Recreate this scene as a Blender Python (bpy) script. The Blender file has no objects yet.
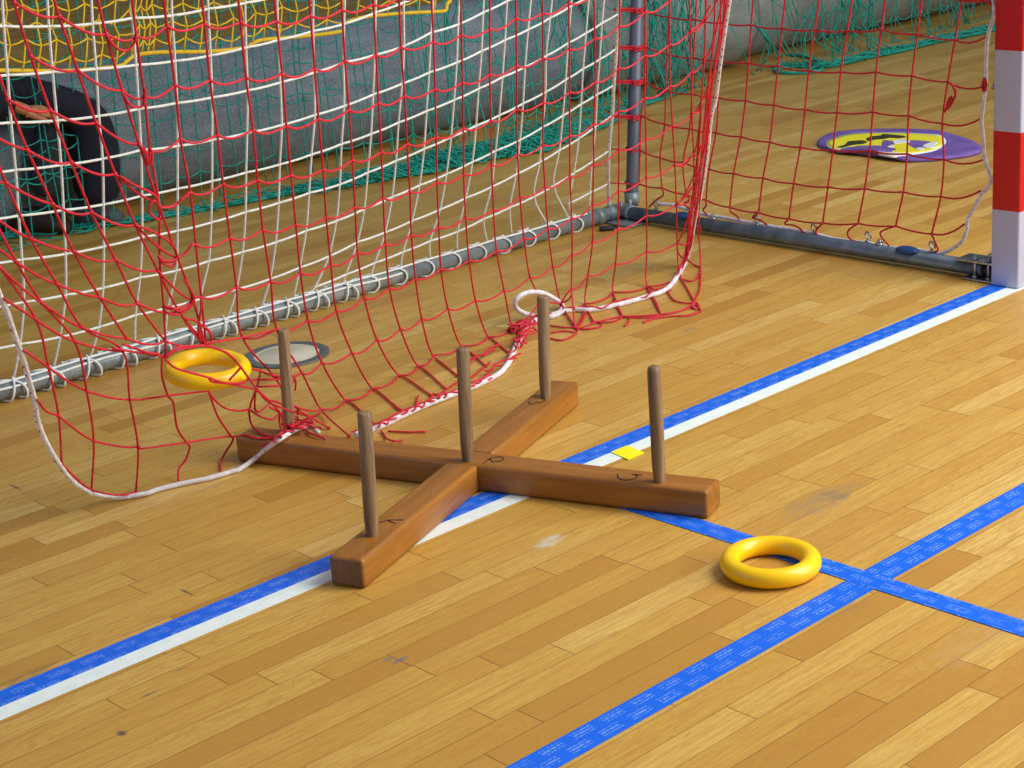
import bpy, bmesh, math, random
from mathutils import Vector, Matrix
random.seed(7)
C = bpy.context.scene.collection
scn = bpy.context.scene
PI = math.pi

# ------------------------------------------------------------------ camera
F = 1774.0
YAW, PITCH, ROLL = 0.8385, 0.3186, -0.0735
CAM = Vector((-3.8446, -2.3392, 1.2702))
fw = Vector((math.cos(YAW)*math.cos(PITCH), math.sin(YAW)*math.cos(PITCH), -math.sin(PITCH)))
r0 = Vector((math.sin(YAW), -math.cos(YAW), 0)); u0 = r0.cross(fw)
cr, sr = math.cos(ROLL), math.sin(ROLL)
rt = cr*r0 + sr*u0; up = -sr*r0 + cr*u0
cam = bpy.data.objects.new('camera', bpy.data.cameras.new('camera')); C.objects.link(cam)
cam.matrix_world = Matrix(((rt.x, up.x, -fw.x, CAM.x), (rt.y, up.y, -fw.y, CAM.y), (rt.z, up.z, -fw.z, CAM.z), (0, 0, 0, 1)))
cam.data.sensor_width = 36.0; cam.data.lens = F/1024*36.0
cam.data.clip_start = .05; cam.data.clip_end = 100
scn.camera = cam

# ------------------------------------------------------------------ light
w = bpy.data.worlds.new('world'); scn.world = w; w.use_nodes = True
bg = w.node_tree.nodes['Background']; bg.inputs[0].default_value = (.74, .86, 1.0, 1); bg.inputs[1].default_value = .26
def area(name, loc, target, sx, sy, power, col):
    l = bpy.data.lights.new(name, 'AREA'); l.shape = 'RECTANGLE'; l.size = sx; l.size_y = sy; l.energy = power; l.color = col
    o = bpy.data.objects.new(name, l); C.objects.link(o); o.location = loc
    o.rotation_euler = (Vector(target)-Vector(loc)).to_track_quat('-Z', 'Y').to_euler(); return o
area('hall_light', (.1, -2.5, 3.2), (-1.8, -.8, 0), 2.0, 2.0, 170, (1.0, .97, .91))
area('hall_light', (1.8, -5.6, 2.5), (-.6, 1.0, .2), 3.6, 2.0, 230, (1.0, .97, .92))
area('hall_light', (2.5, -.5, 6.5), (1.0, 1.0, 0), 2.5, 2.5, 60, (1.0, .97, .92))
area('window_light', (-7, 1.5, 2.0), (0, .3, .4), 3, 2.5, 38, (.30, .48, 1.0))
scn.view_settings.view_transform = 'Standard'; scn.view_settings.look = 'None'
scn.view_settings.exposure = 0.07; scn.view_settings.gamma = 1.0; scn.view_settings.use_curve_mapping = False

# ------------------------------------------------------------------ pixel -> place (ray through photo pixel onto a real surface)
def ray(px, py):
    return (rt*((px-512)/F) - up*((py-384)/F) + fw)
def at_z(px, py, z=0.0):
    d = ray(px, py); return CAM + d*((z-CAM.z)/d.z)
def at_y(px, py, y):
    d = ray(px, py); return CAM + d*((y-CAM.y)/d.y)
def at_x(px, py, x):
    d = ray(px, py); return CAM + d*((x-CAM.x)/d.x)
def at_pl(px, py, a, b):              # leaning plane  Y + a z = b
    d = ray(px, py); return CAM + d*((b-CAM.y-a*CAM.z)/(d.y+a*d.z))

# ------------------------------------------------------------------ helpers
def setp(o, label=None, cat=None, group=None, kind=None):
    if label: o['label'] = label
    if cat: o['category'] = cat
    if group: o['group'] = group
    if kind: o['kind'] = kind
    return o
def link(name, bm, mat, parent=None, smooth=True, loc=None):
    me = bpy.data.meshes.new(name); bm.to_mesh(me); bm.free()
    for p in me.polygons: p.use_smooth = smooth
    if mat:
        for m in (mat if isinstance(mat, (list, tuple)) else [mat]): me.materials.append(m)
    o = bpy.data.objects.new(name, me); C.objects.link(o)
    if parent: o.parent = parent
    if loc: o.location = loc
    return o
def empty(name, loc=(0, 0, 0)):
    o = bpy.data.objects.new(name, None); C.objects.link(o); o.location = loc; o.empty_display_size = .1
    return o
def catmull(pts, n=6):
    pts = [Vector(p) for p in pts]
    if len(pts) < 3:
        return [pts[0].lerp(pts[-1], i/n) for i in range(n+1)]
    P = [pts[0]*2-pts[1]] + pts + [pts[-1]*2-pts[-2]]
    out = []
    for i in range(1, len(P)-2):
        a, b, c, d = P[i-1:i+3]
        for k in range(n):
            t = k/n
            out.append(.5*((2*b)+(c-a)*t+(2*a-5*b+4*c-d)*t*t+(3*b-a-3*c+d)*t**3))
    out.append(pts[-1]); return out
def tube(bm, path, r, seg=6, cap=True, mi=0):
    path = [Vector(p) for p in path]
    q = [path[0]]
    for p in path[1:]:
        if (p-q[-1]).length > 1e-5: q.append(p)
    path = q
    if len(path) < 2: return
    n = len(path); rings = []
    t = (path[1]-path[0]).normalized()
    nrm = t.orthogonal().normalized()
    for i, p in enumerate(path):
        t = (path[min(i+1, n-1)]-path[max(i-1, 0)])
        if t.length < 1e-7: t = Vector((0, 0, 1))
        t.normalize()
        nrm = (nrm - t*nrm.dot(t))
        nrm = nrm.normalized() if nrm.length > 1e-6 else t.orthogonal().normalized()
        bt = t.cross(nrm)
        rr = r[i] if isinstance(r, (list, tuple)) else r
        rings.append([bm.verts.new(p + (nrm*math.cos(2*PI*k/seg)+bt*math.sin(2*PI*k/seg))*rr) for k in range(seg)])
    for a, b in zip(rings, rings[1:]):
        for k in range(seg):
            f = bm.faces.new((a[k], a[(k+1) % seg], b[(k+1) % seg], b[k])); f.material_index = mi
    if cap:
        bm.faces.new(rings[0][::-1]).material_index = mi; bm.faces.new(rings[-1]).material_index = mi
def blob(bm, p, r, sub=1):
    bmesh.ops.create_icosphere(bm, subdivisions=sub, radius=r, matrix=Matrix.Translation(p))
def box(bm, x0, x1, y0, y1, z0, z1, bev=0, M=None, seg=2):
    b = bmesh.new(); bmesh.ops.create_cube(b, size=1)
    for v in b.verts: v.co = Vector((x0+(v.co.x+.5)*(x1-x0), y0+(v.co.y+.5)*(y1-y0), z0+(v.co.z+.5)*(z1-z0)))
    if bev: bmesh.ops.bevel(b, geom=b.edges[:], offset=bev, segments=seg, profile=.6, affect='EDGES')
    if M: b.transform(M)
    me = bpy.data.meshes.new('tmp'); b.to_mesh(me); b.free(); bm.from_mesh(me); bpy.data.meshes.remove(me)
def lathe(bm, prof, seg=32, M=None, spin=2*PI):
    rings = []
    for r, z in prof:
        rings.append([bm.verts.new((M @ Vector((r*math.cos(2*PI*k/seg), r*math.sin(2*PI*k/seg), z))) if M else Vector((r*math.cos(2*PI*k/seg), r*math.sin(2*PI*k/seg), z))) for k in range(seg)])
    for a, b in zip(rings, rings[1:]):
        for k in range(seg): bm.faces.new((a[k], a[(k+1) % seg], b[(k+1) % seg], b[k]))
    return rings
def torus(bm, R, r, M, n=64, m=20):
    g = [[bm.verts.new(M @ Vector(((R+r*math.cos(2*PI*j/m))*math.cos(2*PI*i/n), (R+r*math.cos(2*PI*j/m))*math.sin(2*PI*i/n), r*math.sin(2*PI*j/m)))) for j in range(m)] for i in range(n)]
    for i in range(n):
        for j in range(m):
            bm.faces.new((g[i][j], g[(i+1) % n][j], g[(i+1) % n][(j+1) % m], g[i][(j+1) % m]))
def align(a, b):                      # matrix taking +Z axis onto a->b, origin at a
    a = Vector(a); b = Vector(b)
    return Matrix.Translation(a) @ (b-a).to_track_quat('Z', 'Y').to_matrix().to_4x4()

# ------------------------------------------------------------------ materials
class NT:
    def __init__(s, name):
        s.m = bpy.data.materials.new(name); s.m.use_nodes = True; s.t = s.m.node_tree
        s.b = s.t.nodes['Principled BSDF']
    def n(s, typ, **kw):
        nd = s.t.nodes.new(typ)
        for k, v in kw.items(): setattr(nd, k, v)
        return nd
    def l(s, a, b): s.t.links.new(a, b)
    def val(s, sock, v):
        if isinstance(v, bpy.types.NodeSocket): s.l(v, sock)
        else: sock.default_value = v
    def math(s, op, a, b=0.0, c=None):
        nd = s.n('ShaderNodeMath', operation=op); s.val(nd.inputs[0], a); s.val(nd.inputs[1], b)
        if c is not None: s.val(nd.inputs[2], c)
        return nd.outputs[0]
    def mix(s, f, a, b, typ='MIX'):
        nd = s.n('ShaderNodeMix', data_type='RGBA', blend_type=typ); s.val(nd.inputs[0], f); s.val(nd.inputs[6], a); s.val(nd.inputs[7], b)
        return nd.outputs[2]
    def coord(s, kind='Object'):
        return s.n('ShaderNodeTexCoord').outputs[kind]
    def mapping(s, v, scale=(1, 1, 1), loc=(0, 0, 0), rot=(0, 0, 0)):
        nd = s.n('ShaderNodeMapping'); s.l(v, nd.inputs[0]); nd.inputs['Scale'].default_value = scale; nd.inputs['Location'].default_value = loc; nd.inputs['Rotation'].default_value = rot
        return nd.outputs[0]
    def noise(s, v, scale=5, detail=3, rough=.5, dist=0):
        nd = s.n('ShaderNodeTexNoise'); s.val(nd.inputs['Vector'], v); nd.inputs['Scale'].default_value = scale
        nd.inputs['Detail'].default_value = detail; nd.inputs['Roughness'].default_value = rough; nd.inputs['Distortion'].default_value = dist
        return nd.outputs[0]
    def ramp(s, f, stops):
        nd = s.n('ShaderNodeValToRGB'); s.l(f, nd.inputs[0]); e = nd.color_ramp.elements
        while len(e) < len(stops): e.new(.5)
        for i, (p, c) in enumerate(stops): e[i].position = p; e[i].color = c if len(c) == 4 else (*c, 1)
        return nd.outputs[0]
    def sep(s, v):
        nd = s.n('ShaderNodeSeparateXYZ'); s.l(v, nd.inputs[0]); return nd.outputs
    def comb(s, x, y, z=0.0):
        nd = s.n('ShaderNodeCombineXYZ'); s.val(nd.inputs[0], x); s.val(nd.inputs[1], y); s.val(nd.inputs[2], z); return nd.outputs[0]
    def bump(s, h, strength=.2, dist=.01):
        nd = s.n('ShaderNodeBump'); s.l(h, nd.inputs['Height']); nd.inputs['Strength'].default_value = strength; nd.inputs['Distance'].default_value = dist
        s.l(nd.outputs[0], s.b.inputs['Normal'])
    def base(s, c): s.val(s.b.inputs['Base Color'], c)
    def rough(s, v): s.val(s.b.inputs['Roughness'], v)
def srgb(r, g, b):
    f = lambda c: (c/255/12.92) if c/255 <= .04045 else ((c/255+.055)/1.055)**2.4
    return (f(r), f(g), f(b), 1)
def noisy(name, c1, c2, scale=40, rough=.6, metal=0, bump=0, detail=4, stretch=(1, 1, 1)):
    n = NT(name); v = n.mapping(n.coord(), scale=stretch); f = n.noise(v, scale, detail)
    n.base(n.ramp(f, [(.35, c1), (.65, c2)])); n.rough(rough); n.b.inputs['Metallic'].default_value = metal
    if bump: n.bump(f, bump, .005)
    return n.m

def mat_floor():
    n = NT('oak_parquet'); v = n.coord(); X, Y, Z = n.sep(v)
    Wd, Ln = .0575, .485
    yr = n.math('DIVIDE', n.math('ADD', Y, .0157), Wd); row = n.math('FLOOR', yr); fy = n.math('FRACT', yr)
    wn = n.n('ShaderNodeTexWhiteNoise', noise_dimensions='1D'); n.l(row, wn.inputs['W'])
    xr = n.math('ADD', n.math('DIVIDE', X, Ln), n.math('MULTIPLY', wn.outputs[0], 7.3)); col = n.math('FLOOR', xr); fx = n.math('FRACT', xr)
    w2 = n.n('ShaderNodeTexWhiteNoise', noise_dimensions='2D'); n.l(n.comb(row, col), w2.inputs['Vector'])
    rnd = w2.outputs[0]
    w3 = n.n('ShaderNodeTexWhiteNoise', noise_dimensions='2D'); n.l(n.comb(col, n.math('ADD', row, 37.5)), w3.inputs['Vector'])
    plank = n.ramp(rnd, [(0, srgb(180, 134, 54)), (.2, srgb(198, 155, 68)), (.6, srgb(207, 168, 80)), (.85, srgb(213, 176, 90)), (1, srgb(220, 188, 108))])
    # grain: fine pores and broad cathedral figure, shifted per plank
    gx = n.math('ADD', X, n.math('MULTIPLY', rnd, 31.0)); gy = n.math('ADD', Y, n.math('MULTIPLY', w3.outputs[0], 17.0))
    gv = n.comb(gx, gy)
    fine = n.noise(n.mapping(gv, scale=(9, 150, 1)), 1.0, 4, .65)
    fig = n.noise(n.mapping(gv, scale=(3.2, 26, 1)), 1.0, 2, .5, 1.2)
    lines = n.math('PINGPONG', n.math('MULTIPLY', fig, 9.0), .5)
    lm = n.math('MULTIPLY', n.math('SMOOTH_MIN', n.math('SUBTRACT', .22, lines), .2, .1), 3.0)
    lm = n.math('MAXIMUM', lm, 0.0)
    figm = n.math('MULTIPLY', lm, n.math('ADD', .15, n.math('MULTIPLY', w3.outputs[0], .75)))
    c = n.mix(n.math('MULTIPLY', figm, .8), plank, srgb(166, 112, 44))
    fm = n.ramp(fine, [(.42, (1, 1, 1)), (.60, (0, 0, 0))])
    c = n.mix(n.math('MULTIPLY', fm, .46), c, srgb(182, 124, 48))
    sp = n.noise(n.mapping(gv, scale=(60, 260, 1)), 1.0, 3, .7)
    c = n.mix(n.math('MULTIPLY', n.ramp(sp, [(.30, (1, 1, 1)), (.46, (0, 0, 0))]), .35), c, srgb(150, 96, 42))
    # slow colour drift and grime
    dr = n.noise(v, 1.3, 3)
    c = n.mix(n.math('MULTIPLY', n.ramp(dr, [(.45, (0, 0, 0)), (.7, (1, 1, 1))]), .25), c, srgb(196, 142, 72))
    # joints
    ey = n.math('MINIMUM', fy, n.math('SUBTRACT', 1.0, fy)); ex = n.math('MINIMUM', fx, n.math('SUBTRACT', 1.0, fx))
    sy = n.math('LESS_THAN', ey, .014); sx = n.math('LESS_THAN', ex, .0020)
    seam = n.math('MAXIMUM', n.math('MULTIPLY', sy, .62), n.math('MULTIPLY', sx, .8))
    c = n.mix(seam, c, srgb(110, 66, 28))
    # scuffs and stains that lie on the boards
    for (px, py, rx, ry, amt, colr) in [(822, 500, .13, .045, .45, srgb(138, 124, 108)), (838, 495, .04, .03, .45, srgb(132, 112, 92)), (549, 541, .045, .022, .85, srgb(205, 196, 178)),
                                        (399, 660, .02, .010, .9, srgb(110, 108, 112)), (388, 659, .012, .008, .8, srgb(120, 116, 112)), (121, 733, .008, .012, .95, srgb(80, 74, 78)),
                                        (150, 694, .022, .003, .9, srgb(90, 84, 84)), (183, 668, .02, .003, .8, srgb(90, 84, 84)), (28, 675, .07, .02, .55, srgb(120, 92, 54)),
                                        (186, 592, .004, .022, .8, srgb(80, 64, 44)), (628, 270, .2, .055, .42, srgb(116, 92, 48)), (690, 330, .03, .015, .6, srgb(140, 124, 100)),
                                        (845, 608, .07, .035, .35, srgb(150, 118, 70)), (15, 487, .005, .03, .8, srgb(92, 70, 40)), (902, 425, .02, .008, .5, srgb(140, 110, 60)), (980, 640, .16, .05, .25, srgb(190, 160, 118))]:
        p = at_z(px, py)
        dx = n.math('DIVIDE', n.math('SUBTRACT', X, p.x), rx); dy = n.math('DIVIDE', n.math('SUBTRACT', Y, p.y), ry)
        d = n.math('ADD', n.math('MULTIPLY', dx, dx), n.math('MULTIPLY', dy, dy))
        ns = n.noise(n.mapping(v, scale=(25, 60, 1)), 1.0, 3, .6)
        k = n.math('SUBTRACT', 1.15, n.math('ADD', d, n.math('MULTIPLY', n.math('SUBTRACT', ns, .42), 3.2)))
        nd = n.n('ShaderNodeClamp'); n.l(k, nd.inputs[0])
        c = n.mix(n.math('MULTIPLY', nd.outputs[0], amt), c, colr)
    n.base(c)
    n.rough(n.math('ADD', .33, n.math('MULTIPLY', n.noise(v, 6, 3), .16)))
    n.b.inputs['Specular IOR Level'].default_value = .42
    hb = n.math('ADD', n.math('MULTIPLY', fine, .25), n.math('SUBTRACT', 1.0, seam))
    n.bump(hb, .12, .002)
    return n.m
def mat_wood(name, light, dark, along=0, sc=1.0, rough=.38):
    n = NT(name); v = n.coord()
    s = [38*sc, 38*sc, 38*sc]; s[along] = 2.6*sc
    g = n.noise(n.mapping(v, scale=tuple(s)), 1.0, 4, .6, .6)
    s2 = [160, 160, 160]; s2[along] = 9
    f = n.noise(n.mapping(v, scale=tuple(s2)), 1.0, 3, .6)
    c = n.ramp(g, [(.3, dark), (.7, light)])
    c = n.mix(n.math('MULTIPLY', n.ramp(f, [(.35, (1, 1, 1)), (.55, (0, 0, 0))]), .35), c, dark)
    n.base(c); n.rough(rough); n.bump(f, .1, .002); return n.m
def mat_tape(axis):
    n = NT('blue_marking_tape'); X, Y, Z = n.sep(n.coord())
    U, V = (X, Y) if axis == 0 else (Y, X)
    u = n.math('DIVIDE', U, .062); vv = n.math('DIVIDE', V, .0250)
    row = n.math('FLOOR', vv); fv = n.math('FRACT', vv)
    us = n.math('ADD', u, n.math('MULTIPLY', row, .5)); fu = n.math('FRACT', us)
    inu = n.math('MULTIPLY', n.math('GREATER_THAN', fu, .14), n.math('LESS_THAN', fu, .80))
    inv = n.math('MULTIPLY', n.math('GREATER_THAN', fv, .18), n.math('LESS_THAN', fv, .80))
    ln = n.math('GREATER_THAN', n.math('FRACT', n.math('ADD', n.math('MULTIPLY', fv, 3.3), .1)), .42)
    tx = n.noise(n.comb(n.math('MULTIPLY', U, 260.0), n.math('MULTIPLY', V, 120.0)), 1.0, 2, .7)
    m = n.math('MULTIPLY', n.math('MULTIPLY', inu, inv), n.math('MULTIPLY', ln, n.math('GREATER_THAN', tx, .47)))
    wear = n.noise(n.coord(), 9, 3)
    c = n.mix(n.math('MULTIPLY', m, n.math('MULTIPLY', n.ramp(wear, [(.3, (.35, .35, .35)), (.6, (1, 1, 1))]), .62)), srgb(0, 100, 228), srgb(136, 178, 240))
    n.base(c); n.rough(.42); return n.m
def mat_post():
    n = NT('striped_post_paint'); v = n.coord(); X, Y, Z = n.sep(v)
    s = n.math('FRACT', n.math('DIVIDE', Z, .4)); m = n.math('GREATER_THAN', s, .5)
    sc = n.noise(v, 60, 3)
    c = n.mix(m, srgb(178, 184, 210), srgb(192, 4, 22))
    c = n.mix(n.math('MULTIPLY', n.ramp(sc, [(.68, (0, 0, 0)), (.74, (1, 1, 1))]), .3), c, srgb(220, 190, 190))
    n.base(c); n.rough(.35); return n.m
def mat_rope(name, c1, c2, freq=230):
    n = NT(name); v = n.coord(); X, Y, Z = n.sep(v)
    q = n.math('ADD', n.math('ADD', X, Y), Z)
    st = n.math('FRACT', n.math('MULTIPLY', n.math('ADD', q, n.math('MULTIPLY', n.math('SUBTRACT', X, Y), .35)), freq))
    ns = n.noise(v, 70, 3)
    m = n.math('MULTIPLY', n.math('LESS_THAN', st, .25), n.ramp(ns, [(.42, (0, 0, 0)), (.50, (1, 1, 1))]))
    n.base(n.mix(n.math('MULTIPLY', m, .85), c1, c2)); n.rough(.8); n.bump(st, .4, .002); return n.m
def mat_felt(name, a, b):
    n = NT(name); v = n.coord()
    f = n.noise(v, 150, 5, .9); g = n.noise(n.mapping(v, scale=(2, 6, 6)), 3, 3)
    c = n.mix(.35, n.ramp(f, [(.44, a), (.57, b)]), n.ramp(g, [(.3, a), (.7, b)]))
    n.base(c); n.rough(.95); n.bump(f, .5, .004); return n.m

M_floor = mat_floor()
M_beam_x = mat_wood('varnished_pine', srgb(174, 114, 42), srgb(134, 84, 28), 0)
M_end = mat_wood('end_grain', srgb(140, 106, 76), srgb(96, 70, 48), 2, .7, .7)
M_peg = mat_wood('grey_peg_wood', srgb(166, 136, 98), srgb(98, 74, 50), 2, 1.6, .6)
M_white = noisy('white_line_paint', srgb(226, 240, 236), srgb(240, 248, 246), 30, .45)
M_tx, M_ty = mat_tape(0), mat_tape(1)
M_post = mat_post()
M_galv = noisy('galvanised_steel', srgb(118, 130, 136), srgb(152, 162, 166), 25, .42, .3, .05)
M_bluepipe = noisy('blue_grey_steel', srgb(92, 108, 128), srgb(124, 138, 154), 22, .42, .45, .05)
M_upr = noisy('upright_steel', srgb(84, 90, 108), srgb(106, 112, 128), 12, .5, .3, .02, 3, (1, 1, .2))
M_steel = noisy('bolt_steel', srgb(140, 145, 150), srgb(190, 195, 200), 60, .3, .9)
M_black = noisy('black_plastic', srgb(18, 18, 20), srgb(32, 32, 36), 30, .5)
M_red = noisy('red_net_cord', srgb(190, 16, 42), srgb(216, 34, 58), 90, .6, 0, .2)
M_redd = noisy('dark_red_net_cord', srgb(176, 20, 38), srgb(206, 32, 48), 90, .6, 0, .2)
M_wcord = noisy('white_net_cord', srgb(222, 226, 222), srgb(240, 243, 240), 80, .7, 0, .2)
M_rope = mat_rope('white_flecked_rope', srgb(238, 238, 242), srgb(140, 60, 96))
M_rope2 = mat_rope('white_plain_rope', srgb(228, 232, 230), srgb(120, 122, 128), 190)
M_teal = noisy('teal_net_cord', srgb(6, 132, 120), srgb(18, 168, 150), 60, .65)
M_yel = noisy('yellow_plastic', srgb(252, 198, 4), srgb(255, 208, 10), 8, .32)
M_yrope = noisy('yellow_net_cord', srgb(226, 186, 26), srgb(244, 208, 50), 60, .7)
M_sticker = noisy('yellow_tape', srgb(244, 240, 10), srgb(250, 246, 30), 60, .5)
M_felt = mat_felt('grey_felt', srgb(88, 100, 112), srgb(150, 162, 172))
M_felt2 = mat_felt('light_grey_felt', srgb(112, 120, 120), srgb(172, 178, 176))
M_bluecap = noisy('blue_plastic', srgb(20, 60, 120), srgb(34, 84, 150), 30, .4)
M_ink = noisy('pencil_mark', srgb(48, 30, 20), srgb(70, 44, 28), 80, .8)

# ------------------------------------------------------------------ floor, lines
bm = bmesh.new(); box(bm, -9, 14, -6, 15, -.05, 0); fl = link('floor', bm, M_floor, smooth=False); setp(fl, kind='structure')
wm = noisy('hall_wall_paint', srgb(150, 146, 130), srgb(160, 156, 140), 4, .9)
bm = bmesh.new(); box(bm, -9, 14, 15, 15.2, 0, 7); setp(link('wall_back', bm, wm, smooth=False), kind='structure')
bm = bmesh.new(); box(bm, 14, 14.2, -6, 15.2, 0, 7); setp(link('wall_right', bm, wm, smooth=False), kind='structure')
def strip(name, x0, x1, y0, y1, z, mat):
    bm = bmesh.new(); box(bm, x0, x1, y0, y1, 0.0002, z)
    return link(name, bm, mat, smooth=False)
setp(strip('trim_1', -6, 3.0, -.0054, .0335, .0007, M_white), kind='structure')
setp(strip('floor_tape', -6, 3.0, .0335, .0836, .0011, M_tx), 'blue printed marking tape along the back edge of the white goal line', 'tape', 'blue marking tapes on the floor')
setp(strip('floor_tape', -6, 3.0, -.7545, -.699, .0011, M_tx), 'blue printed marking tape in front, parallel to the white line, beyond the loose ring', 'tape', 'blue marking tapes on the floor')
setp(strip('floor_tape', -1.6577, -1.6099, -3.2, .034, .0016, M_ty), 'blue printed marking tape running crosswise under the wooden beam and the loose yellow ring', 'tape', 'blue marking tapes on the floor')
# yellow sticker
bm = bmesh.new(); q = [at_z(*p) for p in ((611, 453), (627, 446.5), (644.5, 453.5), (628.5, 460.5))]
vs = [bm.verts.new((p.x, p.y, .0026)) for p in q] + [bm.verts.new((p.x, p.y, .0009)) for p in q]
bm.faces.new(vs[:4]); bm.faces.new(vs[4:][::-1])
for i in range(4): bm.faces.new((vs[i], vs[4+i], vs[4+(i+1) % 4], vs[(i+1) % 4]))
bmesh.ops.recalc_face_normals(bm, faces=bm.faces[:])
setp(link('floor_sticker', bm, M_sticker, smooth=False), 'small bright yellow square of tape on the white line', 'sticker')

# ------------------------------------------------------------------ ring toss cross
H = .055
cx, cy = -1.742, .139
dA = Vector((.341, -.941, 0)).normalized(); dB = Vector((.907, .376, 0)).normalized()
angA = math.atan2(dA.y, dA.x); angB = math.atan2(dB.y, dB.x)
ctr = Vector((cx, cy, 0))
toss = empty('ring_toss_cross', (cx, cy, 0))
setp(toss, 'varnished wooden ring toss cross with five upright pegs lying on the goal line', 'ring toss')
BA0, BA1, BB0, BB1 = -.536, .507, -.497, .481
def beam(parts, ang, name):
    o = None
    bm = bmesh.new()
    for x0, x1 in parts: box(bm, x0, x1, -.034, .034, 0.0005, H, .008, seg=3)
    for f in bm.faces:
        c = f.calc_center_median()
        if ang > 0 and abs(f.normal.x) > .8 and abs(c.x) > .47: f.material_index = 1
    o = link(name, bm, [M_beam_x, M_end], toss); o.rotation_euler.z = ang
    return o
beam([(BA0, BA1)], angA, 'beam'); beam([(BB0, -.0342), (.0342, BB1)], angB, 'beam')
pegs = [((364, 412), (372, 534)), ((282.5, 330), (289.5, 432)), ((462.5, 348), (467.5, 459.5)), ((543, 296.5), (545.5, 396)), ((654, 365), (659.5, 480.5))]
PEGTOP = (.285, .278, .284, .278, .280)
for i, ((tx, ty), (bx, by)) in enumerate(pegs):
    b = at_z(bx, by, H+.002)
    hz = PEGTOP[i]
    tp = at_z(tx, ty+1.5, hz)
    # keep the lean across the view only
    lat = (tp-b).dot(rt); tp = Vector((b.x, b.y, hz)) + r0*lat*1.0 - r0*(Vector((0, 0, hz-b.z)).dot(rt))
    bm = bmesh.new(); L = (tp-b).length
    rr = .0128 if i != 1 else .0122
    prof = [(0, -.02), (rr*.80, -.02), (rr*.84, .0), (rr*.98, .03), (rr, .06), (rr*1.0, L-.004), (rr*(.86 if i != 4 else .8), L-(.001 if i != 4 else .004)), (rr*.7, L), (0, L+.0004)]
    if i == 4: prof = prof[:5]+[(rr, L-.01), (rr*.85, L-.003), (rr*.5, L), (0, L+.0005)]
    lathe(bm, prof, 24, Matrix.Translation(-ctr) @ align(b, tp))
    bmesh.ops.recalc_face_normals(bm, faces=bm.faces[:])
    link('peg', bm, M_peg, toss)
def mark(strokes):
    bm = bmesh.new()
    for s in strokes:
        tube(bm, catmull([at_z(x, y, H+.0004)-ctr for x, y in s], 5), .0011, 5)
    return link('number_mark', bm, M_ink, toss)
mark([[(379.5, 522.6), (388, 520.2), (396, 520), (403.8, 520)], [(387, 520.2), (395.5, 523.4)]])
mark([[(483, 463.8), (489.5, 459.2), (493.5, 462.8)], [(487.5, 459.5), (496, 457), (502.5, 457.2), (503.2, 459.6), (499.5, 461.5), (495, 461)]])
mark([[(529, 401.5), (530, 404), (534, 404), (536.5, 402), (540, 403), (544, 401), (545, 399.2), (541, 398.6)]])
mark([[(617.5, 474), (618.5, 477.8), (625.5, 480.2), (635, 478.4), (637.4, 476), (631.5, 474.2)], [(635, 474.3), (642, 475.3)]])

def in_beam(P, m=.03):
    q = Vector((P.x-cx, P.y-cy, 0))
    for d, a0, a1 in ((dA, BA0, BA1), (dB, BB0, BB1)):
        a = q.dot(d); b = q.dot(Vector((-d.y, d.x, 0)))
        if a0-m < a < a1+m and abs(b) < .034+m: return True
    return False
def ground(px, py, r=.003):           # first thing the ray meets: beam top, beam side or floor
    for k in range(25):
        z = (H+r)*(1-k/24)+r*k/24+.0005
        P = at_z(px, py, z)
        if in_beam(P, r): return P
    return P
def lay(pts, r=.003):                 # keep a path above floor and beams
    out = []
    for p in pts:
        q = p.copy()
        if q.z < r+.0005: q.z = r+.0005
        if q.z < H+r and in_beam(q, -.002): q.z = H+r
        out.append(q)
    return out

# ------------------------------------------------------------------ yellow rings
bm = bmesh.new(); torus(bm, .0685, .0168, Matrix.Identity(4))
ringc = at_z(770.5, 562, .0168)
r1 = link('throwing_ring', bm, M_yel, loc=(ringc.x, ringc.y, .0175))
setp(r1, 'yellow plastic throwing ring lying flat on the floor beside the crossing blue tapes', 'ring', 'yellow throwing rings')
TILT = 3
r2 = r1.copy(); C.objects.link(r2)
d = ray(207, 369); r2.location = CAM + d*3.43
r2.rotation_euler = (math.radians(4), math.radians(2), .4)
ax = fw.cross(Vector((0, 0, 1))).normalized()
r2.rotation_euler = (Matrix.Rotation(math.radians(6), 3, Vector((fw.x, fw.y, 0)).normalized()) @ Matrix.Rotation(math.radians(TILT), 3, ax)).to_euler()
setp(r2, 'yellow plastic throwing ring caught up in the red net left of the pegs', 'ring', 'yellow throwing rings')

# ------------------------------------------------------------------ goal frame
goal = empty('handball_goal', (0, 0, 0))
setp(goal, 'handball goal frame with red and white striped post and grey steel ground pipes', 'goal')
RP = .0205
bm = bmesh.new(); box(bm, 0, .08, 0, .08, .001, 2.08, .006, seg=3); link('post', bm, M_post, goal)
bm = bmesh.new(); box(bm, -3.08, -3.0, 0, .08, .001, 2.08, .006, seg=3); link('post', bm, M_post, goal)
def cyl(name, pts, r, mat, seg=20, n=1, parent=goal):
    bm = bmesh.new(); tube(bm, pts if n == 1 else catmull(pts, n), r, seg); return link(name, bm, mat, parent)
cyl('side_pipe', [(.045, .125, .026), (.05, 1.38, .026)], RP, M_bluepipe)
cyl('side_pipe', [(-3.045, .125, .026), (-3.05, 1.40, .026)], RP, M_bluepipe)
YB = 1.437
cornerP = Vector((.05, YB, .027))
cyl('rear_pipe', [(-3.05, YB, .027), (.005, YB, .027)], RP+.001, M_galv)
ub = at_y(632.3, 203, YB); ut = at_x(637.2, 0, ub.x)
ut = ub + (ut-ub)*1.6
cyl('rear_upright', [(ub.x, YB, .03), (ub.x, YB, .06), ut], .0195, M_upr)
upA, upB = Vector((ub.x, YB, .06)), ut
bm = bmesh.new()                       # corner fitting: elbow, collar, foot plate, bolts
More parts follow.
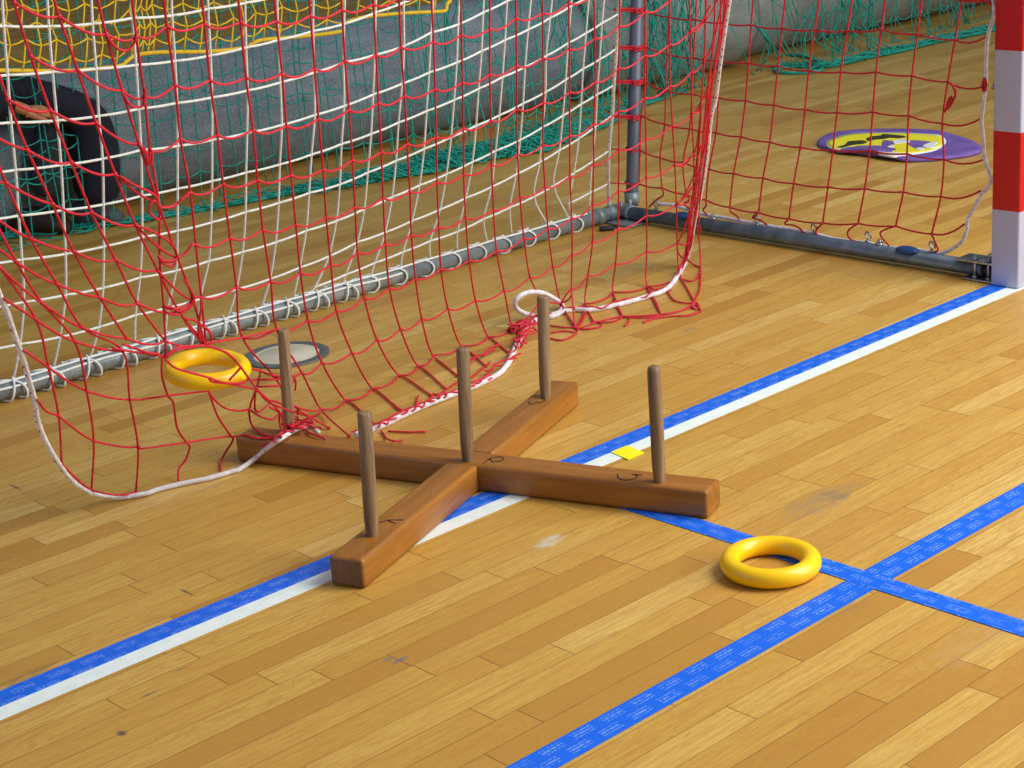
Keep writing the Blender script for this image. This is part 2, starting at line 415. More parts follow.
tube(bm, catmull([(.0, YB, .027), (.045, YB, .027), (.062, YB-.012, .027), (.05, YB-.06, .026)], 6), RP+.003, 20)
tube(bm, [(-.055, YB, .027), (-.03, YB, .027)], RP+.005, 20)
box(bm, -.02, .11, YB-.12, YB+.03, .0008, .006, .002)
tube(bm, [(ub.x, YB, .04), (ub.x, YB, .075)], .024, 20)
for (x, y) in ((.03, YB-.03), (.07, YB-.03)): tube(bm, [(x, y, .04), (x, y, .062)], .007, 6)
link('corner_fitting', bm, M_galv, goal)
bm = bmesh.new()                       # clamp at post
box(bm, .008, .075, .08, .19, .049, .054, .001); box(bm, .008, .075, .08, .17, .0015, .006, .001)
for (x, y) in ((.022, .10), (.022, .14), (.062, .12)):
    tube(bm, [(x, y, .003), (x, y, .066)], .0045, 8); tube(bm, [(x, y, .054), (x, y, .061)], .0085, 6); tube(bm, [(x, y, .0061), (x, y, .012)], .0085, 6)
link('post_clamp', bm, M_steel, goal)
bm = bmesh.new(); tube(bm, [(.04, .081, .026), (.042, .13, .026)], .017, 16); link('pipe_plug', bm, M_black, goal)
# screw and hooks
def hook(px, py, s=.8):
    p = at_x(px, py, .058); z = .046
    bm = bmesh.new()
    tube(bm, [(p.x, p.y, .034), (p.x, p.y, z+.006)], .0035*s, 8)
    tube(bm, [(p.x, p.y, z), (p.x, p.y, z+.004)], .009*s, 10)
    c = Vector((p.x, p.y, z+.018*s+.004)); pts = []
    for k in range(15):
        a = -PI/2 + k/14*PI*1.75
        pts.append(c + Vector((.004*math.sin(k*.5), math.cos(a)*.013*s, math.sin(a)*.013*s)))
    tube(bm, pts, .0035*s, 8)
    link('net_hook', bm, M_steel, goal)
for (x, y) in ((656, 206), (757, 226), (814, 237), (868, 245), (932, 255)): hook(x, y)
for (x, y) in ((713, 221), (879.5, 249)):
    bm = bmesh.new()
    p = at_x(x, y, .05); tube(bm, [(p.x, p.y, .044), (p.x, p.y, .052)], .011, 8); tube(bm, [(p.x, p.y, .05), (p.x, p.y, .06)], .006, 8)
    link('pipe_bolt', bm, M_steel, goal)
for (x, y) in ((686, 214), (910, 252)):   # blue plastic clips on the side pipe
    p = at_x(x, y, .05)
    bm = bmesh.new(); bmesh.ops.create_uvsphere(bm, u_segments=20, v_segments=10, radius=1, matrix=Matrix.Translation((p.x-.012, p.y, .046)) @ Matrix.Diagonal((.020, .036, .012, 1)))
    link('blue_clip', bm, M_bluecap, goal)
# hoop eye at the side of post
bm = bmesh.new(); p = at_x(987, 88, .05); tube(bm, [(p.x, .08, p.z), (p.x, .115, p.z), (p.x+.01, .118, p.z+.008), (p.x+.01, .09, p.z+.012)], .0035, 8); link('net_eye', bm, M_steel, goal); bm = bmesh.new()
p = at_x(992, 5, .05); tube(bm, [(p.x, .08, p.z), (p.x, .11, p.z), (p.x, .113, p.z+.012), (p.x, .09, p.z+.015)], .004, 8)
link('net_eye', bm, M_steel, goal)
cyl('crossbar', [(-3.0, .04, 2.04), (0, .04, 2.04)], .04, M_post)
# ------------------------------------------------------------------ nets
def polyval(cols):  # dict[(c,r)] -> pixel
    return cols
def seg_sag(a, b, s, n=6, skew=.0):
    out = []
    for k in range(n+1):
        t = k/n; q = a.lerp(b, t); q.z -= s*4*t*(1-t)*(1+skew*(t-.5)); out.append(q)
    return out

# --- white rear net
W = {}
def wcol(c, r_start, pts):
    for i, p in enumerate(pts): W[(c, r_start+i)] = p
wcol(0, 0, [(3.75, 26), (7.5, 75), (11, 122.5), (15.5, 170), (18.7, 215.7), (22, 259.5), (24, 302), (20, 344), (10, 379)])
wcol(1, 0, [(48.8, 26.3), (52.5, 72), (57, 120.5), (61, 165), (63.5, 210), (65.5, 254), (65.5, 295), (60, 337), (49, 367)])
wcol(2, 0, [(92.5, 23.8), (96, 68.8), (98.8, 116), (102.5, 158.8), (103.5, 204.5), (103.8, 246.5), (103, 288), (98.8, 327), (87.5, 357)])
wcol(3, 0, [(132.5, 18), (136, 65), (138.8, 108.8), (141, 150), (142, 195.7), (142, 237), (140, 277.5), (135.5, 315), (127.5, 343)])
wcol(4, 0, [(172, 15.5), (175, 61), (177, 103), (177.5, 146), (177.5, 188.7), (177.5, 230.7), (176, 270.7), (168, 307.5), (160, 335)])
wcol(5, 0, [(208, 8.8), (210.5, 55.5), (212, 97.5), (212, 140), (212, 181), (211, 222.5), (208.7, 261), (200, 299), (192, 325)])
wcol(6, 0, [(245, 3), (246, 47.5), (247.5, 90.5), (247, 133), (246, 172.5), (245.5, 212), (242.5, 252), (236.4, 289.4), (225.5, 317.5)])
wcol(7, 0, [(277, -4), (278.5, 40), (280, 82.5), (281.7, 125), (279.7, 164.5), (278.5, 203), (275.7, 242.3), (270, 279), (259, 308)])
wcol(8, 1, [(313, 31), (314, 72.5), (314.7, 115), (311.5, 154.5), (309, 193), (306, 230.7), (299.7, 267.5), (288, 298)])
wcol(9, 1, [(344, 24), (343.5, 62.5), (344, 106), (341.5, 144), (339.7, 184.5), (336.2, 221), (328.6, 256.5), (315, 287), (309, 295)])
wcol(10, 1, [(375.5, 12.5), (374.7, 55), (373, 94.5), (371, 134), (367.7, 172.5), (364.2, 209), (357.3, 242), (345.8, 274.5), (338.7, 284)])
wcol(11, 1, [(403.5, 2.5), (404, 46), (402, 83.7), (398.5, 122.5), (396, 160.7), (392, 197), (385, 232.5), (374.7, 262.8), (367, 276)])
wcol(12, 2, [(431, 32.5), (429, 72.5), (426.5, 111), (424, 149), (419.4, 185.3), (412, 220.8), (403, 252), (396.6, 267.5)])
wcol(13, 2, [(458, 24.5), (456.7, 62.5), (454, 100), (451, 137), (446.3, 174.2), (440, 209.5), (430, 241), (421.6, 258)])
wcol(14, 2, [(483, 12.5), (481.5, 51), (478.5, 88.7), (476, 125.7), (472.3, 162), (465.7, 198), (457.5, 231.7), (447, 250)])
wcol(15, 2, [(507, 1), (504.9, 40), (502.3, 77), (499.2, 115.3), (495.5, 150.8), (491.3, 187), (483.7, 219), (474.7, 241)])
wcol(16, 3, [(528, 29.7), (525, 67), (523, 103.5), (520, 140), (515.8, 174.4), (509.8, 207.5), (499.7, 234)])
wcol(17, 3, [(550, 18), (546, 56), (545.5, 92), (542.5, 127.2), (539.5, 162.3), (534, 196.6), (524, 222)])
wcol(18, 3, [(571, 6), (568, 43), (565.6, 79.7), (562.8, 115.6), (559.3, 150.3), (553.6, 185.6), (546, 216)])
wcol(19, 3, [(589, -4), (586, 33), (583, 68.7), (581, 104), (578.7, 138.6), (573.8, 173), (569, 203.3), (559, 216)])
wcol(20, 4, [(601.9, 23), (599.5, 59.4), (597, 94.5), (595.6, 126.4), (592, 161.6), (589.7, 192.8), (580, 212)])
wcol(21, 4, [(618.3, 13.5), (616.2, 48.5), (613.6, 85), (612, 115.5), (608.8, 150.6), (608.4, 183.4)])
WP = {}
LASTROW = {}
for (c, r) in W: LASTROW[c] = max(LASTROW.get(c, 0), r)
for (c, r), (x, y) in W.items():
    P = at_pl(x, y, .42, 1.452)
    if r == LASTROW[c] and c < 21:
        P.y = YB-.004; P.z = .027+RP+.003
        Q = at_z(x, y, .045); P.x = Q.x
    WP[(c, r)] = P
for c in range(0, 22):                 # carry the net on upward, out of the frame, and to the left
    rs = min(r for (cc, r) in WP if cc == c)
    stp = WP[(c, rs)]-WP[(c, rs+1)]
    for k in range(1, 6+rs): WP[(c, rs-k)] = WP[(c, rs)]+Vector((stp.x*.5, stp.y*.8, stp.z))*k
for r in range(-5, 9):
    for k in range(1, 5):
        if (0, r) in WP and (1, r) in WP: WP[(-k, r)] = WP[(0, r)] + (WP[(0, r)]-WP[(1, r)])*k
NET_ORG = Vector((0, 0, 0))
wnet = empty('goal_net', (-1.5, YB, 0)); wo = Vector((-1.5, YB, 0))
setp(wnet, 'white goal net tied to the rear ground pipe, behind the red nets', 'net')
bm = bmesh.new(); cr_ = .0032
for c in range(-4, 22):
    rr = sorted(r for (cc, r) in WP if cc == c)
    tube(bm, [p-wo for p in catmull([WP[(c, r)] for r in rr], 4)], cr_, 6)
for r in range(-5, 10):
    for c in range(-4, 21):
        if (c, r) in WP and (c+1, r) in WP and not (r == LASTROW.get(c, 8) or r == LASTROW.get(c+1, 8)) or ((c, r) in WP and (c+1, r) in WP and c >= 19):
            a, b = WP[(c, r)], WP[(c+1, r)]
            tube(bm, [p-wo for p in seg_sag(a, b, .0015, 5)], cr_, 6)
for P in WP.values(): blob(bm, P-wo, .0048)
# lower loops onto pipe
link('netting', bm, M_wcord, wnet)
bm = bmesh.new()
edge = [WP[(21, r)] for r in sorted(r for (cc, r) in WP if cc == 21)] + [at_y(609, 207, YB)]
tube(bm, [p-wo for p in catmull(edge, 6)], .0058, 8); link('border_rope', bm, M_rope2, wnet)
bm = bmesh.new()                       # lacing round the rear pipe
def onpipe(x, ang, rad): return Vector((x, YB-math.cos(ang)*rad, max(.0035, .027+math.sin(ang)*rad)))-wo
xs = [-3.0+i*.05 for i in range(61)]
tube(bm, [onpipe(x, 1.15+.06*math.sin(x*23), RP+.0045) for x in xs if x < -.05], .0034, 6)
tube(bm, [onpipe(x, .5+.12*math.sin(x*17+1), RP+.0045) for x in xs if x < -.85], .0034, 6)
x = -2.98
while x < -.12:
    dense = x < -1.05
    n = 26; pts = []
    wd = .11 if dense else .05
    for k in range(n+1):
        t = k/n; a = 1.9-2*PI*t; rad = RP+.004+(.013 if dense else .004)*math.sin(PI*t)**2
        pts.append(onpipe(x+wd*t+.03*math.sin(2*PI*t), a, rad))
    if dense or random.random() < .8: tube(bm, pts, .0030, 6)
    if dense: tube(bm, [onpipe(x+.05-wd*(k/20)*.6, 1.9-2*PI*k/20, RP+.005+.008*math.sin(PI*k/20)) for k in range(21)], .0028, 6)
    x += .1
link('lacing', bm, M_wcord, wnet)

# --- red side net  (in the plane of the side frame)
S = [[(645, 11), (669, 17), (695.5, 19.5), (723, 23), (751.3, 25), (782, 28.6), (814.6, 30), (847.2, 31), (881.4, 29.7), (917.3, 34.4), (955, 40)],
     [(646, 47), (667, 54), (693.7, 57.8), (720, 60.5), (748.5, 63), (778, 66), (808.7, 70.8), (840.8, 72), (876, 72), (912, 75.8), (947.8, 82)],
     [(646.5, 82.5), (665.6, 90.6), (692, 94), (718.5, 97.5), (745.4, 100.5), (774, 105), (805, 109.4), (837, 112.7), (872.8, 112), (908.4, 115.6), (942.3, 123.4)],
     [(641, 115.5), (664.7, 124), (689.7, 128.7), (716, 132.7), (740.8, 136.5), (769.8, 142), (800.3, 147.3), (832.8, 150), (869.7, 150.8), (907, 154), (944, 159.4)],
     [(640, 150), (660, 157.7), (683, 162.5), (709, 169), (733.6, 173.4), (763, 178), (793.7, 183.4), (828, 187), (864.7, 188.7), (903.3, 192), (940.8, 196.6)],
     [(639, 184), (662, 188), (686, 194.4), (706, 200), (729.7, 207.3), (758.6, 212.5), (789, 218.7), (822.7, 223), (858, 223.5), (895.7, 226), (931.6, 234)]]
SX = .06
SP = [[at_x(x, y, SX) for x, y in row] for row in S]
snet = empty('side_net', (SX, .75, 0)); so = Vector((SX, .75, 0))
setp(snet, 'dark red side net laced to the right-hand ground pipe, beside the striped post', 'net')
bm = bmesh.new(); rc = .0027
nc = len(SP[0])
for c in range(nc):
    top = SP[0][c]; stp = SP[0][c]-SP[1][c]
    path = [top+stp*k for k in (5, 4, 3, 2, 1)] + [SP[r][c] for r in range(6)]
    tube(bm, [p-so for p in catmull(path, 4)], rc, 6)
side_rope_pts = [(990, -12), (994, 4), (993.5, 16), (989.5, 30), (987.4, 39), (986, 60), (986, 78), (984, 100), (981.5, 120), (983, 135), (984.5, 157.8), (989, 171), (991, 179.7), (987.5, 188), (981, 195), (974, 209), (968, 219), (967, 228), (963, 240), (955, 247), (947.8, 251), (937, 254), (920.9, 250.5), (905, 248.5), (888.5, 247.5), (867, 243), (848.4, 241), (830, 238), (815.6, 234), (793.7, 230), (775, 227), (757.8, 224), (739, 220.6), (720, 217), (704.7, 214.5), (690, 210), (672, 205), (658, 204)]
ends = [(987, 36), (985, 86), (981, 118.5), (984.3, 159.3), (980.8, 190.6), (964.5, 224)]
for r in range(6):
    for c in range(nc-1):
        tube(bm, [p-so for p in seg_sag(SP[r][c], SP[r][c+1], .004, 5)], rc, 6)
    e = at_x(*ends[r], SX)
    tube(bm, [p-so for p in seg_sag(SP[r][-1], e, .012, 6)], rc, 6)
for k in range(1, 6):                  # rows above the frame
    for c in range(nc-1):
        a = SP[0][c]+(SP[0][c]-SP[1][c])*k; b = SP[0][c+1]+(SP[0][c+1]-SP[1][c+1])*k
        tube(bm, [p-so for p in seg_sag(a, b, .004, 4)], rc, 6)
# row near the top edge, drops to the rope, slack loop
tube(bm, [at_x(x, y, SX)-so for x, y in ((955, -1), (968, 1), (985, 1), (992, 4))], .0045, 6)
for d in ([(662, 188), (663, 195), (655, 201), (649, 207)], [(686, 194.4), (689, 200), (684, 204), (690, 209)], [(706, 200), (706, 206), (703, 210), (707, 215)],
          [(729.7, 207.3), (731, 212), (737, 216), (739, 220)], [(758.6, 212.5), (752.5, 217.5), (760, 220), (767, 225)], [(789, 218.7), (785, 224), (796, 226), (808, 236)],
          [(822.7, 223), (816, 231), (820, 238), (829, 239.5)], [(858, 223.5), (848, 231), (850, 239), (860, 242.5)], [(895.7, 226), (882, 231), (881, 236), (889, 246)], [(931.6, 234), (935, 242), (938, 250), (932, 253)]):
    tube(bm, [p-so for p in catmull([at_x(x, y, SX-.004) for x, y in d], 5)], rc, 6)
tube(bm, [p-so for p in catmull([at_x(x, y, SX-.01) for x, y in ((948, 82), (953, 86), (955.5, 94), (952, 103), (947, 109), (948.5, 100), (952, 96))], 5)], .0032, 6)
tube(bm, [p-so for p in catmull([at_x(x, y, SX-.01) for x, y in ((944, 112), (948, 106), (952, 98))], 5)], .004, 6)
tube(bm, [p-so for p in catmull([at_x(x, y, SX-.004) for x, y in ((984, 92), (982.5, 86), (984.5, 79), (986, 84), (985, 91))], 5)], .004, 6)
for row in SP:
    for P in row: blob(bm, P-so, .005)
link('netting', bm, M_redd, snet)
bm = bmesh.new()
tube(bm, [p-so for p in catmull([at_x(x, y, SX+.002) for x, y in side_rope_pts], 5)], .0052, 8); link('border_rope', bm, M_rope, snet)
# red lashings round the upright
for (y, thick) in ((8.5, 1), (46.5, 1), (81, 1), (115.5, 1), (148.5, .6), (182.5, .45)):
    # height on the upright for that pixel row
    best = min((abs((lambda q: 384-F*((q-CAM).dot(up))/((q-CAM).dot(fw)))(upA.lerp(upB, k/200))-y), k) for k in range(201))[1]/200
    c = upA.lerp(upB, best); n = 14; bm = bmesh.new()
    for o in ((-.005, .003) if thick == 1 else (0,)):
        pts = [c+Vector((math.cos(a)*.023, math.sin(a)*.023, o+.004*math.sin(a))) for a in [2*PI*k/n for k in range(n+1)]]
        tube(bm, [p-so for p in pts], .0032*max(thick, .7), 6)
        q = at_y(613-(y-80)*.02, y+.5, c.y-.01)
        tube(bm, [c+Vector((-.02, -.012, o))-so, q+Vector((0, 0, o*.5))-so], .0034*max(thick, .7), 6)
        q2 = SP[0][0].copy()
        tube(bm, [c+Vector((.018, -.012, o))-so, c+Vector((SX-c.x, -.045, o))-so], .0028*max(thick, .7), 6)
    link('lashing', bm, M_redd, snet)

# --- red loose net (hangs inside the goal, foot rope on the floor and over the cross)
def bval(x):
    k = [(-50, .66), (150, .655), (260, .68), (320, .73), (420, .82), (500, .88), (760, .88)]
    for (x0, b0), (x1, b1) in zip(k, k[1:]):
        if x <= x1: return b0+(b1-b0)*max(0, (x-x0))/(x1-x0)
    return k[-1][1]
def RP3(x, y, db=0):
    P = at_pl(x, y, .5, bval(x)+db)
    g = ground(x, y)
    if P.z < g.z: P = g
    return P
Rk = {}
def rcol(c, r_start, pts):
    for i, p in enumerate(pts):
        if p is not None: Rk[(c, r_start+i)] = p
rcol(-3, 6, [(-30, 222), (0, 267.5), (36, 319.7), (48.4, 367.3), (58.6, 415.8), (61.7, 464)])
rcol(-2, 4, [(-32, 168), (-8, 215), (16.4, 262), (42, 303), (75, 341.6), (86.7, 391), (93.8, 441), (91.4, 490)])
rcol(-1, 3, [(-16, 130), (6, 183), (31, 238.6), (57, 284), (82.8, 328), (122.7, 351), (129.7, 399.4), (138, 447), (136, 492)])
rcol(0, 2, [(7.5, 99), (27.5, 150), (52.4, 204), (73.4, 251), (99.5, 297), (126.6, 338.4)])
rcol(1, 0, [(14, 2), (30.5, 56), (50, 110), (71, 162), (91.3, 212), (115.3, 259.5), (137.2, 303.2), (165, 341)])
rcol(2, 0, [(59, 16), (77.5, 70), (95.8, 122.5), (115, 173.7), (135.3, 224.7), (157.5, 270), (179, 311), (204, 343)])
rcol(3, 0, [(106, 34), (122, 90), (139, 144), (158, 202), (177.8, 258), (193, 300), (205, 344)])
rcol(4, 0, [(136.2, 36), (144.5, 96), (150, 150), (159, 206), (159.5, 257), (163.7, 307), (166, 355)])
rcol(5, 0, [(167, 26), (175, 85), (180.5, 139), (190.3, 192.6), (195.8, 245), (201.3, 297.2), (206, 345)])
rcol(6, 0, [(204.5, 24), (210, 80), (217.5, 135), (223, 184), (230, 238), (236.4, 287), (242, 337), (273.8, 376), (294, 406), (329, 428)])
rcol(7, 0, [(240.5, 22), (246, 77.5), (253, 130), (257.5, 180), (263, 230), (270.8, 281.7), (276.6, 329), (302, 373), (321, 409.5), (349, 436)])
rcol(8, 0, [(276.5, 21), (282, 74), (286.5, 126), (291, 175), (295.8, 224.5), (300.5, 273), (308, 320.5), (322, 362.7), (345.3, 400.3), (376, 425)])
rcol(9, 0, [(310.5, 15.5), (314.7, 69), (318.5, 119), (323, 169.5), (326.2, 216.8), (331, 265), (336.4, 311), (352, 353), (372, 388.5), (402, 412)])
rcol(10, 0, [(342, 9.5), (345, 61), (349, 110), (352.3, 160), (355, 207), (357.6, 252.6), (364.4, 298), (377, 340), (398.5, 375.3), (431.5, 395.5)])
rcol(11, 0, [(373.5, 4), (376, 55), (378.5, 103), (381.3, 152), (383, 198), (385.6, 244), (389.5, 288.2), (400.5, 329.3), (417.8, 366), (446.5, 389)])
rcol(12, 0, [(399, -3), (401, 47), (404.5, 96), (407, 144), (409.9, 191.6), (411.4, 234.9), (415.4, 278.5), (421.8, 319), (432.7, 355), (458, 376)])
rcol(13, 0, [(431, -9), (433.5, 42), (435, 89), (436.3, 137), (437, 182), (438.8, 227), (441, 269), (448, 309), (461, 346), (486, 366)])
rcol(14, 1, [(461.5, 35), (462.5, 82.5), (463.2, 128.5), (463.7, 174.2), (465.6, 217.8), (469.2, 260.5), (475.5, 300.3), (488, 337), (508, 352)])
rcol(15, 1, [(489.8, 29), (489.8, 74.5), (491, 120.8), (491.6, 165), (493.4, 210), (496.5, 251), (504.3, 291), (512.2, 327), (524, 341)])
rcol(16, 1, [(516, 18), (516.6, 65.7), (516.8, 109), (517.7, 154.2), (520, 196.6), (523.9, 238.3), (530, 277.2), (540, 299), (536, 322)])
rcol(17, 1, [(542.5, 13), (543, 58), (543.6, 102.5), (542.7, 145), (545, 187), (548, 228), (552.8, 266.7), (561, 303), (575, 327)])
rcol(18, 1, [(568.7, 3), (569.4, 49), (569.5, 92), (569.7, 135.6), (570, 176.3), (571.6, 218.2), (572.2, 254.2), (571.6, 288.6), (575, 328)])
rcol(19, 1, [(594, -6), (594.7, 38), (595.2, 82), (593.7, 124), (593.6, 164.7), (592.8, 204.5), (592.5, 242), (588, 275.6), (585, 303.7), (593.6, 322)])
rcol(20, 1, [(620, -15), (619.5, 26), (618.8, 68), (618.8, 110.8), (618.9, 150), (618.6, 191), (617.9, 228.7), (615.5, 264), (612.8, 292), (622.5, 316.5)])
rcol(21, 2, [(645.2, 11.7), (644.6, 55.5), (645, 97.7), (646, 139), (646.2, 177.3), (646.8, 215.5), (646.8, 251.4), (646.8, 286.6), (661, 314.5)])
rcol(22, 2, [(669.5, 1), (669.5, 44.5), (670.2, 86), (672.5, 125.6), (674.8, 164.8), (676.4, 204.6), (677.2, 243.2), (679.7, 275.5), (694.5, 301.5)])
rcol(23, 3, [(690.2, 31), (691.4, 72), (691.9, 113), (693.6, 153.7), (694, 176), (692, 205)])
rcol(24, 3, [(705.5, 19.5), (704, 60), (701.7, 100), (699, 130), (697, 160), (695, 195)])
K = {k: RP3(*v) for k, v in Rk.items()}
cn_o = Vector((-1.4, .6, 0))
cnet = empty('catch_net', cn_o)
setp(cnet, 'bright red loose catch net hanging inside the goal, its foot draped over the wooden cross', 'net')
bm = bmesh.new(); rc = .0023
cols = sorted(set(c for c, r in K))
for c in cols:
    rr = sorted(r for (cc, r) in K if cc == c)
    path = [K[(c, r)] for r in rr]
    if c > -1:
        st = K[(c, rr[0])]-K[(c, rr[0]+1)]
        if c <= 4: st = Vector((st.x*.9, st.y, st.z))
        path = [path[0]+st*k for k in range(6, 0, -1)] + path
    tube(bm, [p-cn_o for p in lay(catmull(path, 5))], rc, 6)
skip = {((4, 4), (5, 4)), ((4, 5), (5, 5)), ((4, 6), (5, 6)), ((3, 6), (4, 6)), ((5, 6), (6, 6))}
for (c, r), P in K.items():
    if (c+1, r) in K and ((c, r), (c+1, r)) not in skip:
        if r == 9 and 5 <= c <= 15: continue
        Q = K[(c+1, r)]
        s = .009
        if c < 0: s = .004
        if min(P.z, Q.z) < .02: s = 0.0
        pts = seg_sag(P, Q, s, 8, -.9 if c >= 4 else .5) if min(P.z, Q.z) > .02 else [P.lerp(Q, k/8)+Vector((-.4, -1, 0))*(.022*4*(k/8)*(1-k/8)) for k in range(9)]
        tube(bm, [p-cn_o for p in lay(pts)], rc, 6)
for k in range(1, 7):                  # rows above the frame
    for c in range(0, 24):
        ra = min(r for (cc, r) in K if cc == c); rb = min(r for (cc, r) in K if cc == c+1)
        pa = lambda cc, rs, r: K[(cc, rs)]+(K[(cc, rs)]-K[(cc, rs+1)])*(rs-r)
        r = -k
        if ra-r <= 6 and rb-r <= 6:
            tube(bm, [p-cn_o for p in seg_sag(pa(c, ra, r), pa(c+1, rb, r), .009, 6, -.9)], rc, 6)
for P in K.values(): blob(bm, P-cn_o, .0046)
def T(x0, y0, s, pts): return [(x0+x/s, y0+y/s) for x, y in pts]
t1 = lambda *p: T(140, 320, 5.39, p)
